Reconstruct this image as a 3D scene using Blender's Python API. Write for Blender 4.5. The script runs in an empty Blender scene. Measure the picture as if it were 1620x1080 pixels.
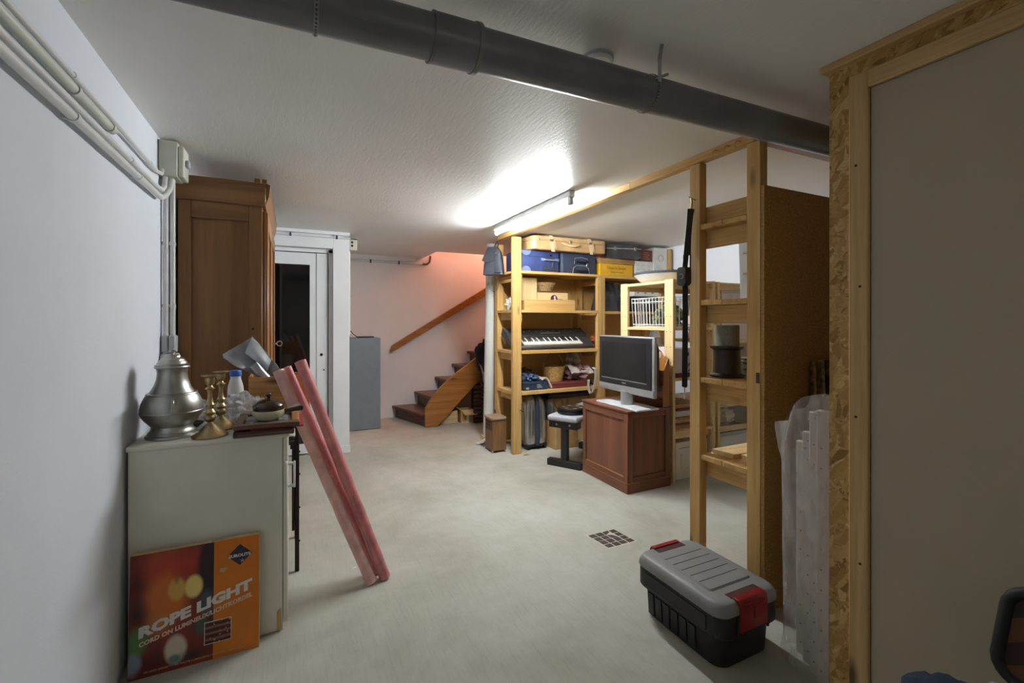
import bpy, bmesh, math, random
from mathutils import Vector, Matrix, noise as mnoise

random.seed(7)
scene = bpy.context.scene
COL = scene.collection
PI = math.pi

# ------------------------------------------------------------------ camera, world, lights, exposure
cam_data = bpy.data.cameras.new('camera')
cam = bpy.data.objects.new('camera', cam_data)
COL.objects.link(cam)
cam.location = (0, 0, 1.35)
cam.rotation_euler = (math.radians(90), 0, -math.radians(25.73))
cam_data.sensor_width = 36.0
cam_data.lens = 16.0
cam_data.shift_y = -34.0 / 1620.0
cam_data.clip_start = 0.02
scene.camera = cam

world = bpy.data.worlds.new('world')
scene.world = world
world.use_nodes = True
world.node_tree.nodes['Background'].inputs[0].default_value = (0.8, 0.85, 1.0, 1)
world.node_tree.nodes['Background'].inputs[1].default_value = 0.0

TUBE_STRENGTH = 265.0
def area_light(name, loc, size, energy, color, rot=(0, 0, 0), size_y=None):
    d = bpy.data.lights.new(name, 'AREA')
    d.energy = energy; d.color = color; d.size = size
    if size_y:
        d.shape = 'RECTANGLE'; d.size_y = size_y
    o = bpy.data.objects.new(name, d); COL.objects.link(o)
    o.location = loc; o.rotation_euler = rot
    return o
def point_light(name, loc, r, energy, color):
    d = bpy.data.lights.new(name, 'POINT')
    d.energy = energy; d.color = color; d.shadow_soft_size = r
    o = bpy.data.objects.new(name, d); COL.objects.link(o); o.location = loc
    return o
# warm bulb on the upper landing of the stairwell
point_light('landing_bulb', (3.3, 6.0, 3.3), 0.08, 44, (1.0, 0.45, 0.29))
# weak fill lamp added behind the camera to lift the foreground
point_light('added_fill_light', (1.3, -2.2, 1.95), 0.15, 4, (1.0, 0.95, 0.88))



scene.view_settings.view_transform = 'Standard'
scene.view_settings.look = 'None'
scene.view_settings.gamma = 1.0
scene.view_settings.use_curve_mapping = False
scene.view_settings.exposure = 0.5

# ------------------------------------------------------------------ materials
def lin(c):
    out = []
    for v in c[:3]:
        v = v / 255.0
        out.append(v / 12.92 if v <= 0.04045 else ((v + 0.055) / 1.055) ** 2.4)
    return (out[0], out[1], out[2], 1.0)

class N:
    """thin wrapper for building a node tree"""
    def __init__(self, name):
        self.m = bpy.data.materials.new(name); self.m.use_nodes = True
        self.t = self.m.node_tree; self.n = self.t.nodes
        self.b = self.n['Principled BSDF']
    def new(self, typ, **kw):
        x = self.n.new(typ)
        for k, v in kw.items(): setattr(x, k, v)
        return x
    def link(self, a, b): self.t.links.new(a, b)
    def coords(self, scale=(1, 1, 1), rot=(0, 0, 0), loc=(0, 0, 0)):
        tc = self.new('ShaderNodeTexCoord'); mp = self.new('ShaderNodeMapping')
        mp.inputs['Scale'].default_value = scale; mp.inputs['Rotation'].default_value = rot
        mp.inputs['Location'].default_value = loc
        self.link(tc.outputs['Object'], mp.inputs['Vector'])
        return mp.outputs['Vector']
    def noise(self, vec, scale, detail=4, rough=0.55, dist=0.0):
        x = self.new('ShaderNodeTexNoise')
        x.inputs['Scale'].default_value = scale; x.inputs['Detail'].default_value = detail
        x.inputs['Roughness'].default_value = rough; x.inputs['Distortion'].default_value = dist
        self.link(vec, x.inputs['Vector'])
        return x.outputs['Fac']
    def ramp(self, fac, stops):
        r = self.new('ShaderNodeValToRGB'); e = r.color_ramp.elements
        while len(e) < len(stops): e.new(0.5)
        for i, (p, c) in enumerate(stops):
            e[i].position = p; e[i].color = c if len(c) == 4 else lin(c)
        self.link(fac, r.inputs['Fac'])
        return r.outputs['Color']
    def mix(self, fac, a, b, blend='MIX'):
        x = self.new('ShaderNodeMix', data_type='RGBA', blend_type=blend)
        for sock, v in ((x.inputs[0], fac), (x.inputs[6], a), (x.inputs[7], b)):
            if hasattr(v, 'is_linked') or hasattr(v, 'links'): self.link(v, sock)
            else: sock.default_value = v
        return x.outputs[2]
    def bump(self, h, strength=0.2, dist=0.01):
        x = self.new('ShaderNodeBump')
        x.inputs['Strength'].default_value = strength; x.inputs['Distance'].default_value = dist
        self.link(h, x.inputs['Height']); self.link(x.outputs['Normal'], self.b.inputs['Normal'])
    def color(self, c):
        if hasattr(c, 'is_linked') or hasattr(c, 'links'): self.link(c, self.b.inputs['Base Color'])
        else: self.b.inputs['Base Color'].default_value = c
    def set(self, **kw):
        for k, v in kw.items(): self.b.inputs[k.replace('_', ' ')].default_value = v
        return self

def pbr(name, c, rough=0.5, metal=0.0, var=0.12, vs=9.0, bump=0.05, bs=60.0, spec=0.5, **kw):
    """base colour with gentle mottling and fine relief"""
    w = N(name); v = w.coords()
    f = w.noise(v, vs, 5)
    a = lin([x * (1 - var) for x in c]); b = lin([min(255, x * (1 + var * 0.6)) for x in c])
    w.color(w.ramp(f, [(0.3, a), (0.7, b)]))
    if bump > 0: w.bump(w.noise(v, bs, 3), bump, 0.004)
    w.set(Roughness=rough, Metallic=metal)
    w.b.inputs['Specular IOR Level'].default_value = spec
    for k, val in kw.items(): w.b.inputs[k.replace('_', ' ')].default_value = val
    return w.m

def wood(name, light, dark, axis='z', rough=0.5, fine=1.0, knots=True, spec=0.35, knot_col=None):
    """long-grained timber: stretched noise along the grain, growth rings, a few knots"""
    w = N(name)
    s = {'x': (0.6, 14, 14), 'y': (14, 0.6, 14), 'z': (14, 14, 0.6)}[axis]
    s = tuple(q * fine for q in s)
    oi = w.new('ShaderNodeObjectInfo')
    tc = w.new('ShaderNodeTexCoord'); mp = w.new('ShaderNodeMapping'); mp.inputs['Scale'].default_value = s
    add = w.new('ShaderNodeVectorMath', operation='ADD'); mul = w.new('ShaderNodeMath', operation='MULTIPLY')
    mul.inputs[1].default_value = 17.0
    w.link(oi.outputs['Random'], mul.inputs[0]); w.link(tc.outputs['Object'], add.inputs[0]); w.link(mul.outputs[0], add.inputs[1])
    w.link(add.outputs[0], mp.inputs['Vector'])
    v = mp.outputs['Vector']
    a = w.noise(v, 1.6, 6, 0.6, 0.6); b = w.noise(v, 7.0, 3, 0.6)
    base = w.ramp(a, [(0.28, dark), (0.5, [(p + q) / 2 for p, q in zip(light, dark)]), (0.72, light)])
    fineg = w.ramp(b, [(0.35, (0.80, 0.78, 0.74, 1)), (0.65, (1, 1, 1, 1))])
    c = w.mix(0.8, base, fineg, 'MULTIPLY')
    if knots:
        ks = {'x': (2.2, 7, 7), 'y': (7, 2.2, 7), 'z': (7, 7, 2.2)}[axis]
        mp2 = w.new('ShaderNodeMapping'); mp2.inputs['Scale'].default_value = ks
        w.link(add.outputs[0], mp2.inputs['Vector'])
        vo = w.new('ShaderNodeTexVoronoi'); vo.inputs['Scale'].default_value = 1.0
        w.link(mp2.outputs['Vector'], vo.inputs['Vector'])
        kf = w.ramp(vo.outputs['Distance'], [(0.05, (1, 1, 1, 1)), (0.16, (0, 0, 0, 1))])
        c = w.mix(kf, c, lin(knot_col or [x * 0.5 for x in dark]))
    w.color(c)
    w.bump(b, 0.12, 0.003)
    w.set(Roughness=rough); w.b.inputs['Specular IOR Level'].default_value = spec
    return w.m

PINE_L, PINE_D = (226, 190, 128), (196, 150, 84)
M = {}
for ax in 'xyz':
    M['pine_' + ax] = wood('pine_' + ax, PINE_L, PINE_D, ax, 0.55)
    M['pale_' + ax] = wood('pale_pine_' + ax, (240, 216, 166), (224, 190, 132), ax, 0.5)
    M['oak_' + ax] = wood('varnished_oak_' + ax, (182, 126, 68), (142, 90, 44), ax, 0.32)
    M['walnut_' + ax] = wood('walnut_' + ax, (158, 114, 70), (104, 70, 40), ax, 0.4, 0.35, False)
    M['dark_' + ax] = wood('dark_wood_' + ax, (122, 92, 74), (88, 62, 48), ax, 0.4, 1.0, False)
    M['mahog_' + ax] = wood('mahogany_' + ax, (136, 86, 64), (108, 66, 47), ax, 0.34, 0.5, False)
    M['stud_' + ax] = wood('planed_stud_' + ax, (222, 190, 138), (198, 160, 104), ax, 0.6)

def m_wall(name, c, bump=0.25):
    w = N(name); v = w.coords()
    f = w.noise(v, 2.2, 5)
    w.color(w.ramp(f, [(0.25, [x * 0.965 for x in c]), (0.75, c)]))
    w.bump(w.noise(v, 70, 4, 0.7), bump, 0.003)
    w.set(Roughness=0.75)
    return w.m
M['wall'] = m_wall('painted_plaster', (228, 232, 240))
M['wall_pink'] = m_wall('painted_plaster_stairs', (243, 236, 234))
def m_ceiling():
    w = N('brushed_ceiling_paint'); v = w.coords((1, 1, 1))
    st = w.coords((7, 1.6, 1), (0, 0, 0.5))
    f = w.noise(v, 1.4, 5)
    w.color(w.ramp(f, [(0.3, (234, 232, 228)), (0.7, (242, 240, 236))]))
    a = w.noise(st, 9, 5, 0.7)
    w.bump(a, 0.22, 0.006)
    w.set(Roughness=0.42); w.b.inputs['Specular IOR Level'].default_value = 0.4
    return w.m
M['ceiling'] = m_ceiling()
def m_concrete():
    w = N('concrete_floor'); v = w.coords()
    big = w.noise(v, 1.1, 6, 0.6, 0.4); mid = w.noise(v, 7, 6, 0.65); fine = w.noise(v, 120, 3, 0.7)
    base = w.ramp(big, [(0.28, (160, 157, 143)), (0.5, (182, 180, 168)), (0.72, (196, 196, 187))])
    m2 = w.ramp(mid, [(0.3, (0.87, 0.865, 0.85, 1)), (0.62, (1, 1, 1, 1))])
    sp = w.ramp(fine, [(0.28, (0.72, 0.70, 0.66, 1)), (0.40, (1, 1, 1, 1))])
    c = w.mix(0.75, base, m2, 'MULTIPLY'); c = w.mix(0.45, c, sp, 'MULTIPLY')
    scr = w.ramp(w.noise(w.coords((90, 7, 1), (0, 0, 0.9)), 1.0, 4, 0.7), [(0.36, (0.88, 0.88, 0.87, 1)), (0.5, (1, 1, 1, 1))])
    c = w.mix(0.7, c, scr, 'MULTIPLY')
    dirt = w.ramp(w.noise(w.coords(loc=(2, 5, 0)), 38, 3, 0.6), [(0.22, (0.6, 0.57, 0.5, 1)), (0.30, (1, 1, 1, 1))])
    c = w.mix(0.6, c, dirt, 'MULTIPLY')
    w.color(c)
    ad = w.new('ShaderNodeMath', operation='ADD'); w.link(mid, ad.inputs[0]); w.link(fine, ad.inputs[1])
    w.bump(ad.outputs[0], 0.22, 0.004)
    w.set(Roughness=0.72)
    return w.m
M['concrete'] = m_concrete()
def m_osb():
    w = N('strand_board')
    def layer(rot, off):
        wob = w.coords((1, 1, 1), (rot, 0, 0), off)
        nz = w.new('ShaderNodeTexNoise'); nz.inputs['Scale'].default_value = 9; nz.inputs['Detail'].default_value = 2; w.link(wob, nz.inputs['Vector'])
        ad = w.new('ShaderNodeVectorMath', operation='MULTIPLY_ADD'); ad.inputs[1].default_value = (0.035, 0.035, 0.035); w.link(nz.outputs['Color'], ad.inputs[0]); w.link(wob, ad.inputs[2])
        mp = w.new('ShaderNodeMapping'); mp.inputs['Scale'].default_value = (9, 9.5, 50); w.link(ad.outputs[0], mp.inputs['Vector'])
        vo = w.new('ShaderNodeTexVoronoi'); vo.inputs['Scale'].default_value = 1.0; vo.inputs['Randomness'].default_value = 1.0
        w.link(mp.outputs['Vector'], vo.inputs['Vector'])
        sep = w.new('ShaderNodeSeparateColor'); w.link(vo.outputs['Color'], sep.inputs[0])
        return sep.outputs[0]
    stops = [(0.0, (142, 104, 48)), (0.25, (174, 134, 68)), (0.6, (192, 154, 86)), (0.88, (204, 170, 104)), (1.0, (218, 192, 136))]
    x = None
    for i, (rot, off) in enumerate(((0.35, (0, 0, 0)), (-0.75, (3, 1, 2)), (1.25, (7, 2, 5)), (-1.5, (1, 9, 4)), (0.95, (4, 4, 8)))):
        c = w.ramp(layer(rot, off), stops)
        if x is None: x = c
        else:
            sel = w.noise(w.coords(loc=(5.0 * i, 3.0 * i, 1.0)), 19, 2, 0.5, 0.8)
            x = w.mix(w.ramp(sel, [(0.49, (0, 0, 0, 1)), (0.52, (1, 1, 1, 1))]), x, c)
    gr = w.ramp(w.noise(w.coords((40, 40, 200), (0.6, 0, 0)), 1.0, 3), [(0.35, (0.80, 0.76, 0.68, 1)), (0.6, (1, 1, 1, 1))])
    dk = w.ramp(w.noise(w.coords(loc=(9, 9, 9)), 26, 3), [(0.24, (0.5, 0.42, 0.32, 1)), (0.33, (1, 1, 1, 1))])
    y = w.mix(0.6, x, gr, 'MULTIPLY'); w.color(w.mix(0.8, y, dk, 'MULTIPLY'))
    w.bump(w.noise(w.coords(), 60, 4), 0.3, 0.003)
    w.set(Roughness=0.5)
    return w.m
M['osb'] = m_osb()
def m_chip(nm='chipboard', k=1.0):
    w = N(nm); v = w.coords()
    a = w.noise(v, 120, 4, 0.75); b = w.noise(v, 420, 2, 0.6)
    c = w.ramp(a, [(0.3, [q * k for q in (146, 110, 58)]), (0.5, [q * k for q in (178, 140, 82)]), (0.68, [q * k for q in (204, 168, 106)])])
    d = w.ramp(b, [(0.30, (0.62, 0.56, 0.5, 1)), (0.42, (1, 1, 1, 1))])
    w.color(w.mix(0.6, c, d, 'MULTIPLY')); w.bump(b, 0.1, 0.002); w.set(Roughness=0.65)
    return w.m
M['chip'] = m_chip()
M['chip_lit'] = m_chip('pale_chipboard', 1.16)  # same chipboard with brighter shelf lighting put into its colour

for ax in 'xy':
    M['espresso_' + ax] = wood('espresso_wood_' + ax, (84, 62, 46), (52, 36, 26), ax, 0.4, 1.0, False)
M['honey_x'] = wood('honey_box_wood_x', (226, 178, 116), (184, 132, 76), 'x', 0.45)
M['honey_y'] = wood('honey_box_wood_y', (226, 178, 116), (184, 132, 76), 'y', 0.45)
M['white_lam'] = pbr('cream_laminate', (230, 226, 210), 0.38, var=0.05, vs=3, bump=0.02)
M['white_paint'] = pbr('white_gloss_paint', (240, 242, 244), 0.35, var=0.03, vs=2, bump=0.02)
M['white_plastic'] = pbr('white_plastic', (232, 232, 228), 0.4, var=0.03)
M['pvc_white'] = pbr('white_pvc_tube', (222, 222, 216), 0.35, var=0.05, vs=3, bump=0.02)
M['pvc_cond'] = pbr('grey_white_conduit', (224, 224, 222), 0.4, var=0.04, bump=0.02)
M['pvc_green'] = pbr('greenish_conduit', (212, 216, 206), 0.4, var=0.04, bump=0.02)
M['pvc_dark'] = pbr('charcoal_pvc', (116, 116, 121), 0.34, var=0.1, vs=5, bump=0.03)
M['seal'] = pbr('grey_joint_seal', (128, 126, 122), 0.6)
M['galv'] = pbr('galvanised_steel', (150, 152, 154), 0.4, 0.85, var=0.1)
M['grey_box'] = pbr('grey_sheet_metal', (132, 142, 152), 0.42, 0.3, var=0.03, vs=14, bump=0.08, bs=30)
M['beige_box'] = pbr('ivory_plastic', (206, 205, 188), 0.45, var=0.04)
M['grey_plastic'] = pbr('light_grey_plastic', (178, 182, 184), 0.45, var=0.04)
M['black_plastic'] = pbr('black_plastic', (26, 26, 27), 0.42, var=0.15)
M['tool_black'] = pbr('toolbox_black_plastic', (34, 34, 36), 0.5, var=0.15, vs=30, bump=0.15, bs=300)
M['tool_grey'] = pbr('toolbox_grey_lid', (136, 136, 134), 0.5, var=0.06, vs=6, bump=0.12, bs=300)
M['tool_groove'] = pbr('lid_groove', (52, 52, 50), 0.7)
M['red_plastic'] = pbr('red_plastic', (148, 22, 20), 0.4, var=0.12)
M['pewter'] = pbr('pewter', (172, 171, 166), 0.38, 1.0, var=0.16, vs=7, bump=0.06, bs=40)
M['brass'] = pbr('aged_brass', (172, 152, 112), 0.36, 1.0, var=0.22, vs=20, bump=0.05)
M['dark_metal'] = pbr('dark_bronze_metal', (44, 38, 34), 0.45, 0.6)
M['chrome'] = pbr('chrome', (200, 200, 200), 0.2, 1.0, var=0.03, bump=0)
M['silver'] = pbr('silver_plastic', (176, 178, 182), 0.32, 0.55, var=0.04, bump=0.02)
M['tv_black'] = pbr('tv_bezel', (30, 30, 32), 0.35, var=0.1, bump=0.02)
M['screen'] = pbr('dark_screen', (24, 24, 26), 0.22, var=0.2, vs=4, bump=0.0, spec=0.5)
M['pane'] = pbr('dark_door_glass', (14, 13, 13), 0.06, var=0.1, bump=0.0, spec=0.6)
M['glass_pic'] = pbr('picture_glass', (128, 138, 134), 0.08, var=0.4, vs=18, bump=0.0)
M['blue_cap'] = pbr('blue_cap', (54, 104, 190), 0.4)
M['milk_plastic'] = pbr('milk_bottle_plastic', (218, 220, 216), 0.35, var=0.03)
M['print_dark'] = pbr('dark_print', (62, 66, 66), 0.5)
M['brown_glaze'] = pbr('brown_glaze', (64, 40, 26), 0.14, var=0.3, vs=20, bump=0.03)
M['cream_glaze'] = pbr('cream_glaze', (196, 186, 156), 0.22, var=0.06)
M['pink_wrap'] = pbr('pink_wrapped_roll', (206, 130, 132), 0.3, var=0.14, vs=14, bump=0.25, bs=35)
M['pink_pale'] = pbr('pale_pink_roll', (224, 176, 170), 0.34, var=0.12, vs=14, bump=0.25, bs=35)
M['paper'] = pbr('white_paper', (226, 222, 212), 0.7, var=0.04)
M['red_flat'] = pbr('red_folder', (152, 30, 34), 0.5)
M['navy'] = pbr('navy_canvas', (50, 64, 112), 0.6, var=0.18, bump=0.2, bs=260)
M['navy_light'] = pbr('blue_trim_patch', (112, 124, 176), 0.6, var=0.1)
M['slate_blue'] = pbr('dark_slate_case', (52, 60, 80), 0.55, var=0.15, bump=0.15, bs=240)
M['tan'] = pbr('tan_vulcanised_case', (196, 160, 112), 0.42, var=0.1, vs=8, bump=0.1, bs=160)
M['tan_strap'] = pbr('tan_leather_strap', (208, 180, 138), 0.5, var=0.1)
M['black_leather'] = pbr('black_leather', (64, 64, 66), 0.36, var=0.25, vs=10, bump=0.35, bs=110)
M['yellow'] = pbr('yellow_box', (226, 172, 34), 0.5, var=0.06)
M['card'] = pbr('brown_cardboard', (190, 150, 96), 0.75, var=0.07, vs=6, bump=0.06)
M['card_pale'] = pbr('pale_cardboard', (206, 176, 128), 0.75, var=0.07, bump=0.06)
M['folder_brown'] = pbr('brown_folders', (170, 128, 74), 0.65, var=0.12)
M['card_white'] = pbr('white_cardboard', (224, 222, 218), 0.65, var=0.03)
M['maroon'] = pbr('maroon_board', (108, 46, 44), 0.5, var=0.12)
M['maroon_card'] = pbr('maroon_print_card', (116, 58, 46), 0.6, var=0.08)
M['ink'] = pbr('dark_ink', (84, 78, 74), 0.7)
M['ink_soft'] = pbr('soft_grey_ink', (168, 166, 164), 0.7)
M['ink_brown'] = pbr('brown_ink', (150, 104, 22), 0.7)
M['teal_card'] = pbr('dark_blue_box', (42, 60, 84), 0.5, var=0.1)
M['wicker'] = pbr('wicker', (192, 152, 88), 0.6, var=0.28, vs=60, bump=0.5, bs=130)
M['wicker_pale'] = pbr('pale_wicker', (206, 172, 116), 0.6, var=0.2, vs=60, bump=0.4, bs=130)
M['heater_brown'] = wood('heater_woodgrain', (150, 112, 74), (112, 78, 48), 'z', 0.45, 3.0, False)
M['grille'] = pbr('brown_grille', (64, 44, 30), 0.6)
M['key_white'] = pbr('ivory_keys', (236, 234, 226), 0.3, var=0.02, bump=0)
M['key_body'] = pbr('keyboard_body', (62, 60, 60), 0.45, var=0.12)
M['orange_bag'] = pbr('orange_plastic', (216, 108, 62), 0.45, var=0.15)
M['cloth_blue'] = pbr('blue_cloth', (72, 92, 128), 0.8, var=0.3, vs=20, bump=0.4, bs=60)
M['cloth_dark'] = pbr('dark_striped_cloth', (84, 70, 68), 0.85, var=0.4, vs=30, bump=0.4, bs=60)
M['cloth_pale'] = pbr('pale_pink_cloth', (206, 190, 184), 0.8, var=0.16, vs=10, bump=0.4, bs=40)
M['cloth_mauve'] = pbr('mauve_cloth', (146, 106, 110), 0.8, var=0.2, vs=10, bump=0.4, bs=40)
M['cloth_olive'] = pbr('olive_cloth', (112, 112, 82), 0.85, var=0.25, vs=16, bump=0.4, bs=60)
M['cloth_white'] = pbr('white_cloth', (222, 214, 200), 0.8, var=0.12, bump=0.4, bs=50)
M['webbing'] = pbr('white_webbing', (208, 204, 194), 0.7, var=0.08)
M['satchel'] = pbr('slate_satchel', (62, 66, 76), 0.55, var=0.2, vs=14, bump=0.3, bs=120)
M['coat'] = pbr('navy_coat', (32, 36, 52), 0.8, var=0.35, vs=14, bump=0.4, bs=60)
M['dark_slats'] = pbr('dark_brown_slats', (58, 42, 38), 0.6, var=0.2)
M['suit_silver'] = pbr('silver_hard_shell', (186, 182, 176), 0.28, 0.85, var=0.06, bump=0.02)
M['bench_pad'] = pbr('grey_vinyl_pad', (176, 176, 184), 0.4, var=0.12, vs=14, bump=0.2, bs=30)
M['bench_black'] = pbr('black_steel', (40, 38, 38), 0.42, 0.3, var=0.1)
M['rubber'] = pbr('black_rubber', (18, 18, 18), 0.4, var=0.2)
M['wire'] = pbr('white_coated_wire', (228, 228, 222), 0.35, var=0.02, bump=0)
M['strap_brown'] = pbr('dark_brown_leather', (46, 36, 30), 0.45, var=0.2, bump=0.2, bs=90)
M['spool_black'] = pbr('brown_black_spool', (48, 36, 30), 0.4, var=0.15)
M['foam_green'] = pbr('grey_green_textured', (146, 146, 128), 0.85, var=0.16, vs=180, bump=0.6, bs=260)
M['appliance'] = pbr('pale_mauve_appliance', (206, 192, 198), 0.4, var=0.04)
M['pinkish_box'] = pbr('pale_pink_box', (222, 204, 196), 0.6, var=0.04)
M['binder'] = pbr('grey_metal_case', (178, 180, 178), 0.5, var=0.06)
M['gilt'] = pbr('tarnished_gilt', (120, 92, 50), 0.4, 0.6, var=0.5, vs=40, bump=0.6, bs=60)
M['panel_grey'] = pbr('grey_beige_panel', (184, 172, 148), 0.55, var=0.03, vs=2, bump=0.02)
M['fabric_blue'] = pbr('blue_fabric', (34, 50, 72), 0.85, var=0.3, vs=9, bump=0.3, bs=200)
M['pad_black'] = pbr('black_padding', (20, 18, 18), 0.6, var=0.2, bump=0.2, bs=200)
M['spec_brown'] = pbr('brown_patterned_cloth', (84, 52, 34), 0.75, var=0.1)
M['spec_dark'] = pbr('dark_patterned_cloth', (48, 32, 28), 0.75, var=0.1)
M['lilac_sheet'] = pbr('silver_plastic_bag', (170, 174, 178), 0.28, 0.3, var=0.1, vs=12, bump=0.35, bs=18)
M['tile_dark'] = pbr('dark_cast_plate', (62, 52, 40), 0.6, var=0.25, vs=30)
M['grout'] = pbr('pale_mortar', (196, 190, 176), 0.8, var=0.08, vs=20)
M['batt_white'] = pbr('lamp_housing', (214, 216, 218), 0.45, var=0.02)
def clear(name, c, rough, alpha_mix):
    """thin clear plastic film: mostly see-through with glossy creases"""
    w = N(name)
    tr = w.new('ShaderNodeBsdfTransparent'); tr.inputs[0].default_value = (0.97, 0.97, 0.97, 1)
    mx = w.new('ShaderNodeMixShader'); out = w.n['Material Output']
    v = w.coords((1, 1, 0.35)); nz = w.noise(v, 16, 4)
    r = w.new('ShaderNodeMapRange'); r.inputs[1].default_value = 0.35; r.inputs[2].default_value = 0.75
    r.inputs[3].default_value = alpha_mix * 0.4; r.inputs[4].default_value = min(1.0, alpha_mix * 1.7)
    w.link(nz, r.inputs[0]); w.link(r.outputs[0], mx.inputs[0])
    w.color(lin(c)); w.set(Roughness=rough); w.bump(nz, 0.3, 0.015)
    w.link(tr.outputs[0], mx.inputs[1]); w.link(w.b.outputs[0], mx.inputs[2]); w.link(mx.outputs[0], out.inputs['Surface'])
    return w.m
M['film'] = clear('clear_film', (232, 230, 226), 0.2, 0.30)
M['film_bag'] = clear('crumpled_clear_bag', (246, 242, 244), 0.3, 0.62)
def m_emit(name, c, s):
    w = N(name); w.color((0.9, 0.9, 0.9, 1))
    w.b.inputs['Emission Color'].default_value = c; w.b.inputs['Emission Strength'].default_value = s
    return w.m
M['tube_glow'] = m_emit('lit_tube', (0.92, 0.97, 1.0, 1), TUBE_STRENGTH)

# ------------------------------------------------------------------ mesh builder
class MB:
    def __init__(self): self.v = []; self.f = []
    def add(self, vs, fs):
        o = len(self.v); self.v += [Vector(p) for p in vs]
        self.f += [tuple(o + i for i in q) for q in fs]; return self
    def addbm(self, bm, mat=None):
        if mat is not None: bm.transform(mat)
        bm.verts.ensure_lookup_table()
        for i, v in enumerate(bm.verts): v.index = i
        self.add([v.co.copy() for v in bm.verts], [[v.index for v in f.verts] for f in bm.faces]); bm.free(); return self
    def box(self, x0, x1, y0, y1, z0, z1, bev=0.0, seg=1, mat=None):
        bm = bmesh.new()
        bmesh.ops.create_cube(bm, size=1.0, matrix=Matrix.Translation(((x0 + x1) / 2, (y0 + y1) / 2, (z0 + z1) / 2)) @ Matrix.Diagonal((x1 - x0, y1 - y0, z1 - z0, 1)))
        if bev: bmesh.ops.bevel(bm, geom=bm.edges[:], offset=bev, segments=seg, affect='EDGES', profile=0.5)
        return self.addbm(bm, mat)
    def prism(self, poly, axis, a, b, bev=0.0):
        """poly in the two other axes (order x,y,z without axis), extruded from a to b"""
        bm = bmesh.new()
        def P(p, t):
            return {'x': (t, p[0], p[1]), 'y': (p[0], t, p[1]), 'z': (p[0], p[1], t)}[axis]
        lo = [bm.verts.new(P(p, a)) for p in poly]; hi = [bm.verts.new(P(p, b)) for p in poly]
        n = len(poly); bm.faces.new(lo); bm.faces.new(hi)
        for i in range(n): bm.faces.new((lo[i], lo[(i + 1) % n], hi[(i + 1) % n], hi[i]))
        bmesh.ops.recalc_face_normals(bm, faces=bm.faces[:])
        if bev:
            es = [e for e in bm.edges if len(e.link_faces) == 2 and e.calc_face_angle(0) > 0.6]
            bmesh.ops.bevel(bm, geom=es, offset=bev, segments=1, affect='EDGES')
        return self.addbm(bm)
    def cyl(self, p0, p1, r0, r1=None, seg=16, caps=True):
        r1 = r0 if r1 is None else r1
        p0, p1 = Vector(p0), Vector(p1); d = (p1 - p0).normalized()
        u = d.orthogonal().normalized(); w = d.cross(u)
        vs = []
        for p, r in ((p0, r0), (p1, r1)):
            for i in range(seg):
                a = 2 * PI * i / seg; vs.append(p + u * (r * math.cos(a)) + w * (r * math.sin(a)))
        fs = [(i, (i + 1) % seg, seg + (i + 1) % seg, seg + i) for i in range(seg)]
        if caps: fs += [tuple(range(seg - 1, -1, -1)), tuple(range(seg, 2 * seg))]
        return self.add(vs, fs)
    def tube(self, pts, r, seg=8, caps=True, closed=False):
        pts = [Vector(p) for p in pts]; n = len(pts); rs = r if isinstance(r, (list, tuple)) else [r] * n
        vs, fs = [], []; prev = None
        for i, p in enumerate(pts):
            if closed: t = pts[(i + 1) % n] - pts[i - 1]
            else: t = pts[min(i + 1, n - 1)] - pts[max(i - 1, 0)]
            t.normalize()
            if prev is None: u = t.orthogonal().normalized()
            else:
                u = prev - t * prev.dot(t)
                u = u.normalized() if u.length > 1e-6 else t.orthogonal().normalized()
            prev = u; w = t.cross(u)
            for k in range(seg):
                a = 2 * PI * k / seg; vs.append(p + u * (rs[i] * math.cos(a)) + w * (rs[i] * math.sin(a)))
        for i in range(n if closed else n - 1):
            j = (i + 1) % n
            for k in range(seg):
                fs.append((i * seg + k, i * seg + (k + 1) % seg, j * seg + (k + 1) % seg, j * seg + k))
        if caps and not closed:
            fs.append(tuple(range(seg - 1, -1, -1))); fs.append(tuple((n - 1) * seg + k for k in range(seg)))
        return self.add(vs, fs)
    def lathe(self, prof, c, seg=32, axis='z'):
        vs, fs = [], []; n = len(prof); c = Vector(c)
        for r, h in prof:
            for k in range(seg):
                a = 2 * PI * k / seg; x, y = r * math.cos(a), r * math.sin(a)
                vs.append(c + Vector({'z': (x, y, h), 'x': (h, x, y), 'y': (x, h, y)}[axis]))
        for i in range(n - 1):
            for k in range(seg):
                fs.append((i * seg + k, i * seg + (k + 1) % seg, (i + 1) * seg + (k + 1) % seg, (i + 1) * seg + k))
        fs.append(tuple(range(seg - 1, -1, -1))); fs.append(tuple((n - 1) * seg + k for k in range(seg)))
        return self.add(vs, fs)
    def grid(self, fn, nu, nv, close_u=False):
        vs = [fn(i / nu, j / nv) for j in range(nv + 1) for i in range(nu + (0 if close_u else 1))]
        w = nu if close_u else nu + 1; fs = []
        for j in range(nv):
            for i in range(nu):
                a = j * w + i; b = j * w + (i + 1) % w; fs.append((a, b, b + w, a + w))
        return self.add(vs, fs)
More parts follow.
